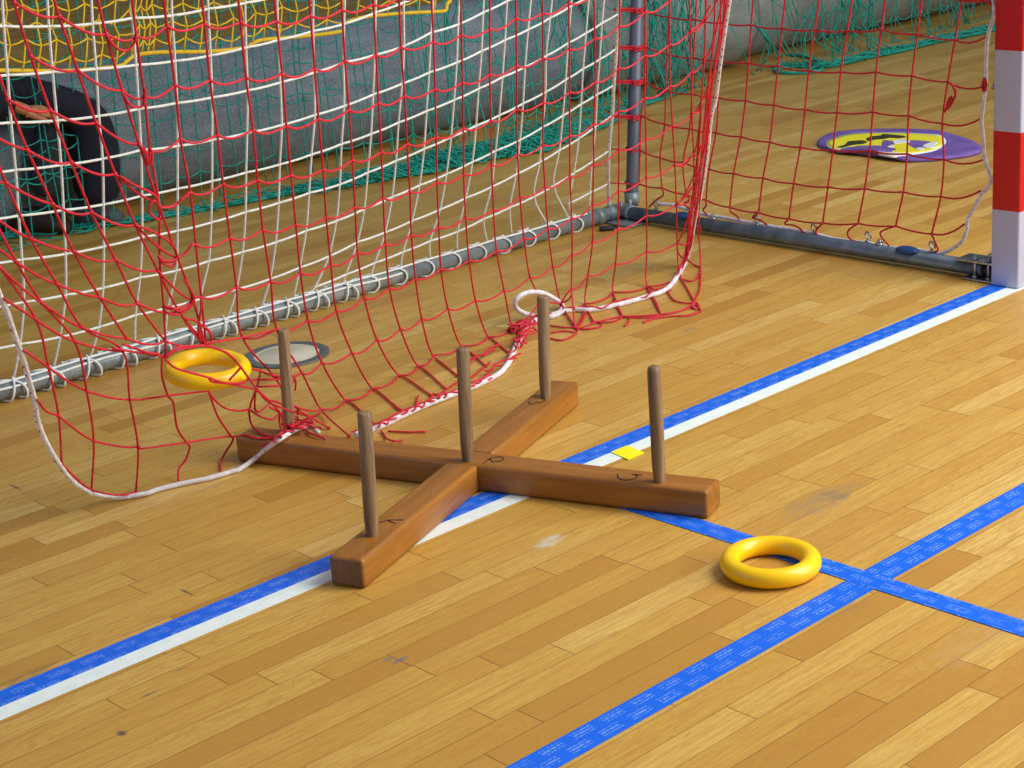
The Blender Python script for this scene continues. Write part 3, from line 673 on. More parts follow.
mess = [
 t1((130, 200), (200, 150), (290, 140), (380, 146), (470, 180), (540, 250), (620, 360), (700, 440), (760, 510), (780, 600)),
 t1((140, 215), (200, 262), (370, 310), (440, 335), (620, 375), (690, 440), (830, 500)),
 t1((370, 310), (400, 335), (540, 340), (590, 315)),
 t1((550, 250), (480, 325)),
 t1((545, 258), (630, 270), (720, 300), (830, 300)),
 t1((590, 322), (740, 320), (820, 308), (832, 325), (790, 350), (640, 360)),
 t1((120, 200), (118, 300), (150, 405), (180, 450), (200, 580), (250, 660), (268, 685), (245, 755), (210, 800), (206, 866)),
 t1((370, 375), (385, 410), (450, 470), (520, 488), (585, 480), (600, 440), (625, 375)),
 t1((650, 265), (640, 330), (625, 375), (618, 450), (625, 490), (650, 490), (700, 450)),
 t1((585, 480), (650, 520), (710, 535), (745, 510)),
 t1((585, 480), (600, 560), (650, 610), (740, 632)),
 t1((368, 378), (420, 520), (490, 625), (500, 650), (440, 750), (436, 812)),
 t1((0, 430), (150, 408), (365, 382)), [(129.7, 399.4), (140, 399.8)],
 t1((0, 695), (250, 660), (490, 627), (640, 640), (760, 635)), [(138, 447), (141, 448.9)],
 t1((690, 430), (760, 450), (850, 500), (930, 520), (970, 500)),
 t1((750, 500), (755, 570), (785, 622)), t1((770, 495), (775, 560), (800, 600)), t1((850, 480), (850, 560), (862, 595)),
 t1((830, 300), (840, 340), (835, 380)), t1((700, 470), (790, 520), (870, 570)), t1((760, 510), (850, 560), (900, 600), (1000, 640)),
 t1((345, 130), (440, 112), (550, 95), (640, 75), (735, 50)),
 t1((345, 130), (330, 60), (320, 20)), t1((345, 130), (385, 110), (375, 60), (335, 30)), t1((100, 180), (60, 180), (0, 178)), t1((140, 205), (100, 190), (40, 175), (-95, 130)),
 t1((345, 130), (280, 148), (200, 160), (140, 200)),
 # curls of slack beside the gathered strand
 T(120, 170, 6.4, [(250, 240), (225, 195), (195, 215), (185, 260), (215, 300), (250, 320)]),
 T(120, 170, 6.4, [(255, 240), (300, 240), (350, 230), (400, 180), (445, 140)]),
 T(120, 170, 6.4, [(245, 550), (275, 580), (330, 580), (365, 565), (420, 530), (460, 480), (485, 480)]),
 T(120, 170, 6.4, [(245, 550), (280, 600), (330, 618), (360, 590)]),
 T(120, 170, 6.4, [(100, 355), (200, 390), (300, 450), (350, 500), (370, 560)]),
 T(120, 170, 6.4, [(0, 40), (100, 100), (220, 160), (255, 240)]),
 T(120, 280, 6.4, [(290, 170), (330, 175), (380, 200), (450, 160), (475, 110), (520, 112)]),
 T(120, 280, 6.4, [(290, 200), (330, 220), (390, 215), (470, 150), (465, 90), (425, 20), (410, 0)]),
 T(120, 280, 6.4, [(420, 250), (480, 260), (560, 320), (585, 380), (560, 415), (530, 380), (500, 300)]),
 T(120, 280, 6.4, [(520, 110), (515, 200), (500, 320), (520, 400)]),
 T(0, 0, 5.12, [(545, 180), (590, 240), (640, 260), (680, 230), (700, 185)]),
 T(0, 0, 5.12, [(625, 470), (660, 530), (700, 550), (735, 535), (745, 490), (740, 470)]),
 T(0, 0, 5.12, [(735, 530), (740, 480), (745, 455)]),
 [(139, 144), (146, 155), (148.5, 165), (150, 152)], [(144, 148), (148, 157), (151, 164), (152, 150)],
 # lower right corner of the net
 [(697, 225), (699.5, 245), (700.6, 267.5), (700, 288), (695, 300), (693, 304)], [(686, 258), (694, 265), (700.6, 267.5)], [(681, 279), (691, 281), (698, 277), (700.6, 268)],
 [(680, 277), (688, 290), (694, 301.5)], [(667, 291), (674, 300), (686, 303), (694, 301.5)], [(693, 306), (679, 311), (661, 314.5)], [(661, 314.5), (640, 316), (622.5, 316.5), (608, 319), (594, 323), (580, 328)],
 [(701, 311), (690, 315), (668, 316.5), (652, 319), (643, 322.5)], [(622.5, 316.5), (629, 317.5), (628.5, 322), (624.5, 326)], [(693, 304), (697, 303), (699, 307), (695, 309), (692, 306), (697, 305), (701, 311)],
 [(592, 321), (600, 322.5), (601, 326), (594, 328), (584, 329), (575, 328)], [(575, 326), (578, 330), (573, 336), (562, 340), (551, 338.5), (542, 335)], [(575, 332), (563, 331), (551, 332.5), (540, 333)],
 [(561, 303), (559.5, 310), (554, 315), (549, 313)], [(561, 303), (566, 295), (571.6, 288.6)], [(575, 328), (568, 316), (561, 303)], [(575, 328), (583, 315), (585, 303.7)],
 [(676.4, 204.6), (683, 205), (690, 202)], [(677.2, 243.2), (684, 245), (690, 242)], [(677.2, 243.2), (678, 252), (684, 260)], [(646.8, 286.6), (660, 291), (672, 290)], [(646.8, 286.6), (655, 300), (661, 314.5)], [(622.5, 316.5), (613, 300)],
 # gathered strands down the right-hand edge
 [(705.5, -8), (705.5, 19.5), (704, 60), (701.6, 100), (700, 130), (697, 170), (694, 200), (691, 220), (688, 243), (684, 262), (679, 276), (668, 290)],
 [(725, -8), (716, 30), (712, 55), (708, 85), (705, 115), (702, 150), (699, 190), (696, 215), (691, 240), (686, 258)],
 [(729, -5), (723, 25), (716, 60), (711, 100), (708, 135), (704, 170), (700, 200), (698.5, 218), (701, 233)],
 [(721, -8), (720, 30), (714, 70), (709, 105), (706, 140), (700, 175), (697, 205), (692, 235), (690, 245)],
 [(715, -8), (714, 30), (710, 75), (706, 118), (701, 160), (696, 192), (694, 222), (690, 246), (682, 266)],
 [(727, 0), (721, 40), (713, 80), (708, 120), (703, 155), (695, 185), (691, 205), (690, 230), (689, 250), (680, 272), (662, 292), (648, 297)],
 [(692, 205), (690, 222), (693, 235), (690, 250)], [(695, 195), (689, 214), (688, 236), (684, 256), (676, 279)],
 [(705.5, 19.5), (713, 10), (719, -6)], [(704, 60), (710, 50), (714, 38), (719, 20)], [(701.7, 100), (706, 93), (710, 80), (716, 70)], [(691.9, 113), (698, 112), (701.7, 100)], [(693.6, 153.7), (698, 156), (701, 145)],
 [(711, 4), (706, 14), (700, 24), (690, 31)], [(676.4, 204.6), (685, 197), (693, 186)], [(674.8, 164.8), (684, 166), (693, 153.7)],
 # loose ends in front of the upright rope
 [(388, 431), (394, 431.5), (408, 432), (426, 431.5)], [(381, 431), (386, 438), (394, 441), (402, 440)], [(413, 411), (416, 404), (418, 396)], [(404, 411), (398, 408), (394, 404)],
 [(431.5, 395.5), (428, 404), (420, 409)], [(446.5, 389), (440, 394), (432, 394)], [(446.5, 389), (458, 382), (468, 380), (478, 372), (490, 362)],
]
mess += [[(3, 298), (36, 319.7)], [(23, 350), (48.4, 367.3)], [(36.7, 399), (46, 411), (58.6, 415.8)], [(112, 348), (140, 353), (163, 356)]]
for i, m in enumerate(mess): tube(bm, [p-cn_o for p in lay(catmull([RP3(x, y, -.15 if i < 4 else -.006) for x, y in m], 5))], rc*1.02, 6)
rope_px = [(0, 296), (8, 315), (15.6, 338), (23.4, 360), (31, 387), (35, 401), (37.8, 421), (47, 444), (61, 467), (75, 483), (93.7, 494), (108, 496.5), (122, 497.5), (145, 493.7), (160, 489), (185, 483), (210, 478), (232, 471.5), (240, 469), (255.6, 458), (266, 449), (279, 440), (290, 433), (300, 428), (308, 427), (318, 432)]
rope_px2 = [(357, 434.5), (368, 431), (382, 426), (400, 417), (417, 409), (434, 402), (448, 396.5), (473, 387), (489, 379.5), (500, 373), (507, 365), (511, 358), (516, 346), (524, 333), (536, 320), (549, 316), (560, 312), (562, 305), (556, 300), (545, 294), (532, 292), (521, 295.5), (515, 302), (517, 309), (526, 314), (540, 316.5), (553, 316.5), (562, 312), (575, 309.5), (591, 310), (619, 304.5), (647.5, 296.5), (668, 288), (683, 267), (689.7, 249), (694, 222), (697.5, 207), (703.7, 176), (708.4, 142), (712, 113), (715.6, 101), (720, 67), (725, 31), (729.7, 0), (733, -25)]
for path, k in ((rope_px2[:9], 3), (rope_px2[11:16], 2), (rope_px2[27:33], 1), (rope_px[-6:], 2)):   # strands wrapped round the foot rope
    for j in range(k):
        ph = random.random()*6; pts = []
        cc = catmull([ground(x, y, .006) for x, y in path], 5)
        for i, p in enumerate(cc):
            pts.append(p+Vector((math.sin(i*.8+ph)*.008+random.uniform(-.003, .003), math.cos(i*.8+ph)*.008, .002+.006*abs(math.sin(i*.5+ph)))))
        tube(bm, [p-cn_o for p in catmull(pts, 2)], .0022, 6)
for j in range(5):                     # tangle by the rope loop
    c = at_z(520+random.uniform(-6, 8), 335+random.uniform(-10, 9), .012); pts = []
    for i in range(9): pts.append(c+Vector((random.uniform(-.04, .04), random.uniform(-.022, .022), random.uniform(-.006, .012))))
    tube(bm, [p-cn_o for p in catmull(pts, 5)], .0022, 6)
for j in range(4):
    c = at_z(495+random.uniform(-22, 12), 360+random.uniform(-6, 6), .010); d = (at_z(510, 350)-at_z(470, 372)).normalized()
    pts = [c+d*(i*.022-.08)+Vector((random.uniform(-.01, .01), random.uniform(-.01, .01), random.uniform(-.005, .008))) for i in range(8)]
    tube(bm, [p-cn_o for p in catmull(pts, 4)], .0022, 6)
for j in range(3):
    c = ground(297+random.uniform(-8, 10), 427+random.uniform(-3, 4), .008)
    pts = [c+Vector((random.uniform(-.03, .03), random.uniform(-.03, .03), random.uniform(0, .018))) for i in range(7)]
    tube(bm, [p-cn_o for p in catmull(pts, 4)], .0022, 6)
link('netting', bm, M_red, cnet)
bm = bmesh.new()
def rope3(x, y):
    P = at_pl(x, y, .5, bval(x)); g = ground(x, y, .006)
    return g if P.z < g.z else P
tube(bm, [p-cn_o for p in catmull([rope3(*p) for p in [(-22, 240), (-10, 270)]+rope_px], 5)], .0053, 8)
p2 = [rope3(*p) for p in rope_px2]
tube(bm, [p-cn_o for p in catmull(p2, 5)], [.0052 if i > 190 else .0068 for i in range((len(p2)-1)*5+1)], 8)
g1 = [rope3(318, 432), ground(325, 434, .005)]
link('foot_rope', bm, M_rope, cnet)

# ------------------------------------------------------------------ background: felt rolls, teal net, yellow net, person
def roll(x0, x1, y, r, mat, label, seed):
    rnd = random.Random(seed); bm = bmesh.new(); rings = []; n = 48; m = int((x1-x0)/.06)
    ph = [rnd.uniform(0, 6) for _ in range(4)]
    for i in range(m+1):
        x = x0+(x1-x0)*i/m; ring = []
        e = min(i, m-i); rr = r*(1-.03*math.exp(-e*1.2))
        for k in range(n):
            a = 2*PI*k/n
            q = rr*(1+.012*math.sin(x*3.1+ph[0]+a)+.008*math.sin(x*7+2*a+ph[1])+.01*math.sin(2*a+ph[2]))
            z = q*math.sin(a); z = max(z, -r*.96)
            ring.append(bm.verts.new((x, math.cos(a)*q+.012*math.sin(x*1.7+ph[3]), z+r*.96)))
        rings.append(ring)
    for a, b in zip(rings, rings[1:]):
        for k in range(n): bm.faces.new((a[k], b[k], b[(k+1) % n], a[(k+1) % n]))
    for ring, s, x in ((rings[0], -1, x0), (rings[-1], 1, x1)):   # spiral end face
        prev = ring
        for j in range(1, 9):
            f = 1-j/9; inner = [bm.verts.new((x - s*(.008 if j % 2 else 0), v.co.y*f, (v.co.z-r*.96)*f+r*.96)) for v in ring]
            for k in range(n):
                q = (prev[k], inner[k], inner[(k+1) % n], prev[(k+1) % n]); bm.faces.new(q if s > 0 else q[::-1])
            prev = inner
        bm.faces.new(prev)
    bmesh.ops.recalc_face_normals(bm, faces=bm.faces[:])
    o = link('felt_roll', bm, mat, loc=(0, y, 0.001)); setp(o, label, 'roll', 'grey felt rolls behind the goal')
roll(-3.6, 1.55, 3.26, .252, M_felt, 'long grey felt floor covering roll at the left, a person sitting on it', 1)
roll(1.56, 2.62, 3.22, .262, M_felt2, 'short grey felt roll visible between the upright pipe and the teal cord', 2)
roll(2.66, 7.2, 3.32, .262, M_felt2, 'grey felt roll farthest to the right, draped in bunched teal net', 3)

tnet = empty('barrier_net', (1.5, 2.75, 0)); to = Vector((1.5, 2.75, 0))
setp(tnet, 'teal barrier net hanging in front of the grey rolls, its hem on the floor', 'net')
hem_px = [(-40, 241), (0, 238), (60, 230), (128, 222), (200, 210), (256, 200), (300, 192), (345, 186), (400, 176), (430, 172), (455, 166), (500, 156), (530, 152), (548, 150), (560, 143), (600, 128), (640, 108)]
hemR_px = [(756, 24), (768, 40), (780, 55), (795, 55), (812, 58), (822, 68), (815, 71), (795, 73), (778, 72), (776, 69), (800, 66), (830, 66), (870, 57), (900, 51), (940, 41), (985, 32), (1030, 20)]
hem = catmull([at_z(x, y, .008) for x, y in hem_px], 6)
bm = bmesh.new()
tube(bm, [p-to for p in hem], .0055, 8); tube(bm, [p-to+Vector((0, .012, .006)) for p in hem], .004, 6)
hr = [at_y(x, y, 2.75) for x, y in hemR_px[:2]]+[at_z(x, y, .01) for x, y in hemR_px[2:]]
hrc = catmull(hr, 6)
tube(bm, [p-to for p in hrc], .0075, 8)
for j in range(5):                       # net folds lying along the right hem
    tube(bm, [p-to+Vector((random.uniform(-.02, .02), random.uniform(-.02, .05), random.uniform(0, .02))) for p in hrc[54:]], .004, 5)
link('hem_rope', bm, M_teal, tnet)
def hem_at(x):
    best = None
    for a, b in zip(hem, hem[1:]):
        if a.x <= x <= b.x: return a.lerp(b, (x-a.x)/(b.x-a.x+1e-9))
    return hem[0] if x < hem[0].x else hem[-1]
rnd = random.Random(11)
bm = bmesh.new(); tr = .0026
# column positions along X: regular to the left, gathered further right
colx = []
x = -1.75
while x < 6.6:
    colx.append(x)
    if x < .2: x += .100+rnd.uniform(-.012, .012)
    elif x < 1.2: x += .070+rnd.uniform(-.02, .02)
    elif x < 2.05: x += .042+rnd.uniform(-.02, .02)
    elif x < 2.7: x += .13+rnd.uniform(-.05, .05)
    else: x += .065+rnd.uniform(-.035, .05)
cols3 = []
for x in colx:
    h = hem_at(x); right = x > 2.0
    if right: base = Vector((x, 2.83+rnd.uniform(-.05, .05), .02))
    else: base = Vector((x, min(2.86, h.y+.12)+rnd.uniform(-.03, .03), .02))
    if 2.1 < x < 2.65: base.z = .25+rnd.uniform(0, .25)
    ztop = 1.3; n = 12; pts = []; ph = rnd.uniform(0, 6); amp = .004 if x < .5 else .018
    for k in range(n+1):
        t = k/n; z = ztop*(1-t)+base.z*t
        yy = 2.80*(1-t)+base.y*t
        pts.append(Vector((x+amp*math.sin(k*1.1+ph)+rnd.uniform(-amp, amp)*.5, yy+rnd.uniform(-.5, .5)*amp, z)))
    cols3.append(pts)
    tail = [pts[-1]] + ([Vector((h.x+rnd.uniform(-.05, .05), h.y+rnd.uniform(0, .05), .012))] if not right else [])
    tube(bm, [p-to for p in catmull(pts+tail[1:], 2)], tr, 5)
for a, b in zip(cols3, cols3[1:]):
    for k in range(0, 13):
        if rnd.random() < (.0 if (b[0].x-a[0].x) < .2 else 1): continue
        w_ = (b[0]-a[0]).length
        tube(bm, [p-to for p in seg_sag(a[k], b[k], .012+.25*max(0, .1-w_), 5)], tr, 5)
        if b[0].x < .6 and rnd.random() < .5: blob(bm, b[k]-to, .004)
for i in range(29):                    # second slack layer of verticals
    x = -1.7+i*.1+rnd.uniform(-.02, .02)
    if x > 1.15: break
    ph = rnd.uniform(0, 6); pts = [Vector((x+.012*math.sin(k*.9+ph), 2.84+.01*math.cos(k*1.3+ph), 1.3*(1-k/14)+.03)) for k in range(15)]
    tube(bm, [p-to for p in catmull(pts, 2)], tr, 5)
    if i and i % 1 == 0:
        for k in range(1, 13, 1):
            if rnd.random() < .5:
                z = pts[k].z; tube(bm, [Vector((x-.1+.1*t/5, 2.84, z-.018*4*(t/5)*(1-t/5)))-to for t in range(6)], tr*.9, 5)
# vertical gathers
for gx, cnt, wd in ((1.78, 20, .13), (1.95, 12, .08), (3.05, 12, .08), (4.0, 12, .10), (2.35, 4, .2), (.55, 5, .2), (1.1, 6, .2)):
    for j in range(cnt):
        ph = rnd.uniform(0, 6); x = gx+rnd.uniform(-wd, wd); pts = []
        for k in range(15):
            t = k/14; pts.append(Vector((x+.03*math.sin(k*1.3+ph)+(gx-x)*.5*t, 2.80+.03*math.cos(k+ph)+rnd.uniform(-.02, .02), 1.25*(1-t)+.02)))
        tube(bm, [p-to for p in catmull(pts, 2)], tr, 5)
link('netting', bm, M_teal, tnet)
bm = bmesh.new()                       # heap of slack netting on the floor before the rolls
def heap(px0, px1, n, spread, hgt):
    for j in range(n):
        px = rnd.uniform(px0, px1)
        hy = None
        for (x0, y0), (x1, y1) in zip(hem_px, hem_px[1:]):
            if x0 <= px <= x1: hy = y0+(y1-y0)*(px-x0)/(x1-x0)
        if hy is None: continue
        c = at_z(px, hy, .01); pts = []; a = rnd.uniform(-.5, .5)
        L = rnd.uniform(.05, .16); ph = rnd.uniform(0, 6)
        yo = rnd.uniform(.0, spread)
        for k in range(8):
            t = k/7-.5
            pts.append(c+Vector((t*L*2, yo+.03*math.sin(k*1.4+ph), max(.0, hgt*(.5+.5*math.sin(k*1.1+ph))*rnd.random()))))
        tube(bm, [p-to for p in catmull(pts, 3)], .0024, 5)
heap(0, 256, 22, .03, .015); heap(256, 345, 16, .06, .02); heap(345, 450, 45, .10, .04); heap(440, 560, 130, .20, .05); heap(555, 640, 60, .26, .06)
link('slack_heap', bm, M_teal, tnet); bm = bmesh.new()
for j in range(40):
    c = at_z(rnd.uniform(800, 1010), 0, 0); px = rnd.uniform(805, 1010); hy = 71-(px-815)*.24
    c = at_z(px, hy, .01); ph = rnd.uniform(0, 6)
    tube(bm, [p-to for p in catmull([c+Vector((k*.03-.1, .03+.03*math.sin(k+ph), .02*rnd.random())) for k in range(8)], 3)], .0024, 5)
for j in range(22):                    # slack swags from rolls to hem on the right
    px = rnd.uniform(800, 950); hy = 69-(px-815)*.24; c = at_z(px, hy, .01)
    pts = [c, c+Vector((rnd.uniform(-.05, .05), .07, .02)), c+Vector((rnd.uniform(-.1, .1), .16, .08+rnd.random()*.06)), c+Vector((rnd.uniform(-.1, .1), .15, .25))]
    tube(bm, [p-to for p in catmull(pts, 4)], tr, 5)
link('slack_heap', bm, M_teal, tnet)

# yellow net hung in front
YY = 2.3
yo_ = at_y(150, 60, YY); yo = Vector((yo_.x, YY, 0))
ynet = empty('ball_net', yo); setp(ynet, 'yellow fine mesh net with thick yellow hem hanging at the upper left', 'net')
yedge = [(-60, 71), (-20, 71), (0, 70.5), (40, 71), (68, 71), (100, 68.5), (120, 66), (126, 62), (134, 56), (150, 53), (172, 52), (210, 51.5), (245, 48), (250, 45), (262, 40), (290, 37.5), (325, 34), (343, 31)]
yedge2 = [(345, 23), (362, 17.5), (400, 13.5), (440, 11.5), (446, 10)]
bm = bmesh.new()
tube(bm, [p-yo for p in catmull([at_y(x, y, YY) for x, y in yedge], 4)], .0062, 8)
tube(bm, [p-yo for p in catmull([at_y(x, y, YY) for x, y in ((343, 31), (344, 20), (343, 5), (344, -15))], 4)], .0045, 8)
tube(bm, [p-yo for p in catmull([at_y(x, y, YY) for x, y in yedge2], 4)], .006, 8)
tube(bm, [p-yo for p in catmull([at_y(x, y, YY) for x, y in ((446, 11), (447, 4), (450, 0), (450, -15))], 4)], .007, 8)
link('hem', bm, M_yrope, ynet)
bm = bmesh.new()
def ylim(px):
    e = yedge if px < 343 else yedge2
    for (x0, y0), (x1, y1) in zip(e, e[1:]):
        if x0 <= px <= x1: return y0+(y1-y0)*(px-x0)/(x1-x0)
    return 10
xs_ = []; px = -55
while px < 443:
    xs_.append(px)
    px += 5.5 if 118 < px < 150 else (11 if 215 < px < 260 else 15.5)
def yk(i, j):
    px = xs_[i]; bot = ylim(px)
    y = bot-11-j*17.3+(3.2 if (i+j) % 2 else -3.2)
    sl = (j-2)*-3.0
    return (px+sl*.5+(1.6 if j % 2 else -1.6), y)
for i in range(len(xs_)):
    bot = (xs_[i], ylim(xs_[i])-1)
    tube(bm, [at_y(*p, YY+.004*math.sin(i))-yo for p in [bot]+[yk(i, j) for j in range(9)]], .0028, 5)
    if i+1 < len(xs_) and not (xs_[i] < 343 < xs_[i+1]):
        for j in range(9):
            tube(bm, [at_y(*p, YY)-yo for p in (yk(i, j), ((yk(i, j)[0]+yk(i+1, j)[0])/2, (yk(i, j)[1]+yk(i+1, j)[1])/2+1.0), yk(i+1, j))], .0028, 5)
link('netting', bm, M_yrope, ynet)

# ------------------------------------------------------------------ small floor things
c = at_z(286.5, 355.5); disc = empty('floor_socket_cover', c); setp(disc, 'round cream floor socket cover with dark grey rim behind the left peg', 'cover')
M_rim = noisy('grey_rim', srgb(88, 96, 100), srgb(108, 114, 116), 50, .5, .2); M_cream = noisy('cream_disc', srgb(198, 190, 166), srgb(216, 210, 190), 14, .5)
bm = bmesh.new(); lathe(bm, [(.082, .0005), (.107, .0005), (.107, .0035), (.104, .0045), (.083, .0045), (.082, .0035), (.082, .0005)], 64); bmesh.ops.recalc_face_normals(bm, faces=bm.faces[:]); link('rim', bm, M_rim, disc)
bm = bmesh.new(); lathe(bm, [(0, .004), (.072, .004), (.0735, .003), (.076, .003), (.0775, .004), (.0815, .004), (.0815, .0005), (0, .0005)], 64); bmesh.ops.recalc_face_normals(bm, faces=bm.faces[:]); link('lid', bm, M_cream, disc)
bm = bmesh.new(); p = at_z(606.5, 228, .008)
box(bm, -.022, .022, -.012, .012, 0.0005, .014, .005); tube(bm, [(.0, 0, .008), (.035, .01, .008)], .005, 8)
o = link('rubber_plug', bm, M_black, loc=(p.x, p.y, 0)); o.rotation_euler.z = -.6; setp(o, 'small black rubber plug on the floor in front of the rear pipe corner', 'plug')

# purple and yellow foam mat
mc = at_z(900, 148.5); mo = Vector((mc.x, mc.y, 0))
M_purple = noisy('purple_foam', srgb(104, 76, 158), srgb(126, 96, 176), 12, .7)
M_myel = noisy('yellow_print', srgb(238, 226, 20), srgb(246, 236, 40), 12, .6)
mat = empty('floor_disc', mo); setp(mat, 'purple round floor disc with a yellow printed patch lying behind the side net', 'disc')
outl = [(818, 147), (819, 142), (828, 137), (845, 133.7), (870, 132.3), (900, 132), (920, 132.5), (940, 134), (958, 139), (974, 144.5), (981.5, 150), (980, 154), (968, 157.5), (950, 160), (930, 162), (905, 162.8), (888, 161), (872, 158.5), (858, 157), (840, 155), (828, 151.5)]
pts = [p-mo for p in [at_z(x, y, .0) for x, y in outl]]
ctrp = sum(pts, Vector())/len(pts)
def loopcurve(P, n=5):
    m = len(P); out = []
    for i in range(m):
        a, b, c_, d = P[i-1], P[i], P[(i+1) % m], P[(i+2) % m]
        for k in range(n):
            t = k/n; out.append(.5*((2*b)+(c_-a)*t+(2*a-5*b+4*c_-d)*t*t+(3*b-a-3*c_+d)*t**3))
    return out
lp = loopcurve(pts, 4); n = len(lp)
bm = bmesh.new()
def wav(p):   # front rim lifts in one gentle wave
    q = p+mo; s = (q-CAM); d = s.dot(fw); px = 512+F*s.dot(rt)/d; py = 384-F*s.dot(up)/d
    e = math.exp(-((px-868)/26)**2)*max(0, min(1, (py-149)/8))
    return .020*e
levels = [(1.0, .002), (1.0, .010), (.985, .014), (.90, .015), (.87, .0135), (.80, .015), (.70, .0135), (.6, .015), (.3, .015), (.02, .015)]
rings = []
for f, z in levels:
    ring = []
    for p in lp:
        q = ctrp+(p-ctrp)*f; ring.append(bm.verts.new((q.x, q.y, z+wav(q))))
    rings.append(ring)
for a, b in zip(rings, rings[1:]):
    for k in range(n): bm.faces.new((a[k], a[(k+1) % n], b[(k+1) % n], b[k]))
bm.faces.new(rings[0]); bm.faces.new(rings[-1]); bmesh.ops.recalc_face_normals(bm, faces=bm.faces[:])
link('pad', bm, M_purple, mat)
def patch(name, poly, z, mt, sm=True, dz=.0006):
    P = [at_z(x, y, z)-mo for x, y in poly]
    if sm: P = loopcurve(P, 3)
    bm = bmesh.new(); m = len(P); cc = sum(P, Vector())/m
    prev = [bm.verts.new((p.x, p.y, z-dz)) for p in P]
    for f in (1, .92, .8, .65, .45, .2):
        ring = [bm.verts.new((q.x, q.y, z+wav(q)+.001)) for q in [cc+(p-cc)*f for p in P]]
        for k in range(m): bm.faces.new((prev[k], prev[(k+1) % m], ring[(k+1) % m], ring[k]))
        prev = ring
    bm.faces.new(prev)
    bmesh.ops.recalc_face_normals(bm, faces=bm.faces[:]); return bm
M_wht = noisy('white_print', srgb(226, 226, 232), srgb(240, 240, 244), 20, .6)
u = lambda *p: [(810+x/5.689, 125+y/5.689) for x, y in p]
link('white_edge', patch('w', u((92, 105), (110, 85), (200, 55), (330, 44), (520, 44), (690, 52), (745, 60), (775, 92), (750, 125), (690, 152), (560, 172), (480, 185), (400, 172), (340, 155), (190, 145), (110, 130)), .0168, M_wht), M_wht, mat)
link('yellow_patch', patch('y', u((100, 103), (115, 87), (205, 58), (330, 48), (520, 48), (680, 56), (735, 66), (762, 95), (735, 122), (680, 145), (600, 157), (480, 162), (340, 148), (190, 140), (120, 126)), .0180, M_myel), M_myel, mat)
bm = bmesh.new()
for pl in (u((155, 125), (200, 112), (215, 95), (260, 90), (300, 88), (325, 98), (300, 108), (260, 112), (215, 120), (185, 130)),
           u((320, 78), (350, 66), (400, 60), (420, 52), (470, 56), (530, 62), (545, 70), (500, 76), (460, 72), (420, 80), (360, 84), (330, 92))):
    b2 = patch('k', pl, .0190, None); me = bpy.data.meshes.new('t'); b2.to_mesh(me); b2.free(); bm.from_mesh(me); bpy.data.meshes.remove(me)
link('dark_print', bm, noisy('dark_print', srgb(30, 30, 20), srgb(60, 60, 30), 60, .7), mat)
bm = bmesh.new()
for pl in (u((415, 90), (440, 88), (480, 98), (470, 120), (440, 128), (410, 126)), u((545, 92), (600, 88), (660, 92), (700, 100), (690, 118), (640, 132), (600, 132), (570, 118))):
    b2 = patch('k', pl, .0190, None); me = bpy.data.meshes.new('t'); b2.to_mesh(me); b2.free(); bm.from_mesh(me); bpy.data.meshes.remove(me)
link('purple_print', bm, M_purple, mat)
for pl in (u((475, 90), (510, 82), (560, 86), (565, 100), (520, 102), (480, 106)), u((640, 118), (690, 98), (725, 96), (722, 106), (700, 112), (722, 116), (715, 126), (670, 130)), u((600, 132), (640, 128), (650, 138), (620, 142)), u((440, 124), (470, 112), (478, 124), (450, 132))):
    link('white_print', patch('k', pl, .0198, None), M_wht, mat)

# ------------------------------------------------------------------ seated person (mostly outside the frame, behind the nets)
po = Vector((-1.5, 3.1, 0))
person = empty('person', po); setp(person, 'person in dark navy clothes sitting on the grey roll, hand beside the bent legs', 'person')
def skin(name, verts, edges, mat, sub=2, root=0):
    me = bpy.data.meshes.new(name); me.from_pydata([Vector(v[0])-po for v in verts], edges, []); o = bpy.data.objects.new(name, me); C.objects.link(o); o.parent = person
    me.materials.append(mat)
    s = o.modifiers.new('skin', 'SKIN'); s.use_smooth_shade = True; s.use_x_symmetry = False
    for i, v in enumerate(verts):
        r = v[1]; me.skin_vertices[0].data[i].radius = (r, r) if not isinstance(r, tuple) else r
        me.skin_vertices[0].data[i].use_root = (i == root)
    ss = o.modifiers.new('sub', 'SUBSURF'); ss.levels = sub; ss.render_levels = sub
    return o
M_skin = noisy('skin', srgb(186, 118, 78), srgb(200, 132, 92), 30, .5)
M_navy = noisy('navy_fabric', srgb(10, 13, 28), srgb(20, 24, 44), 60, .85, 0, .3)
M_char = noisy('charcoal_fabric', srgb(34, 38, 42), srgb(52, 58, 62), 60, .9, 0, .3)
M_hair = noisy('dark_hair', srgb(30, 20, 14), srgb(54, 36, 24), 90, .6)
M_shoe = noisy('grey_shoe', srgb(56, 60, 64), srgb(84, 88, 92), 40, .7)
hip = Vector((-1.52, 3.12, .64)); 
kneeN = at_y(90, 103, 2.86); kneeN.z = kneeN.z
footN = at_z(100, 211, .05); footN.y = 2.93; footN = at_y(99, 205, 2.90)
kneeF = at_y(54, 105, 2.95); footF = at_y(46, 200, 2.95)
chest = hip+Vector((.04, -.02, .30)); neck = hip+Vector((.06, -.02, .44)); head = hip+Vector((.09, -.04, .58))
shR = hip+Vector((.02, -.17, .40)); shL = hip+Vector((.06, .15, .40))
handN = at_y(33, 111, 2.80); elb = Vector((hip.x+.02, 2.86, .66)); 
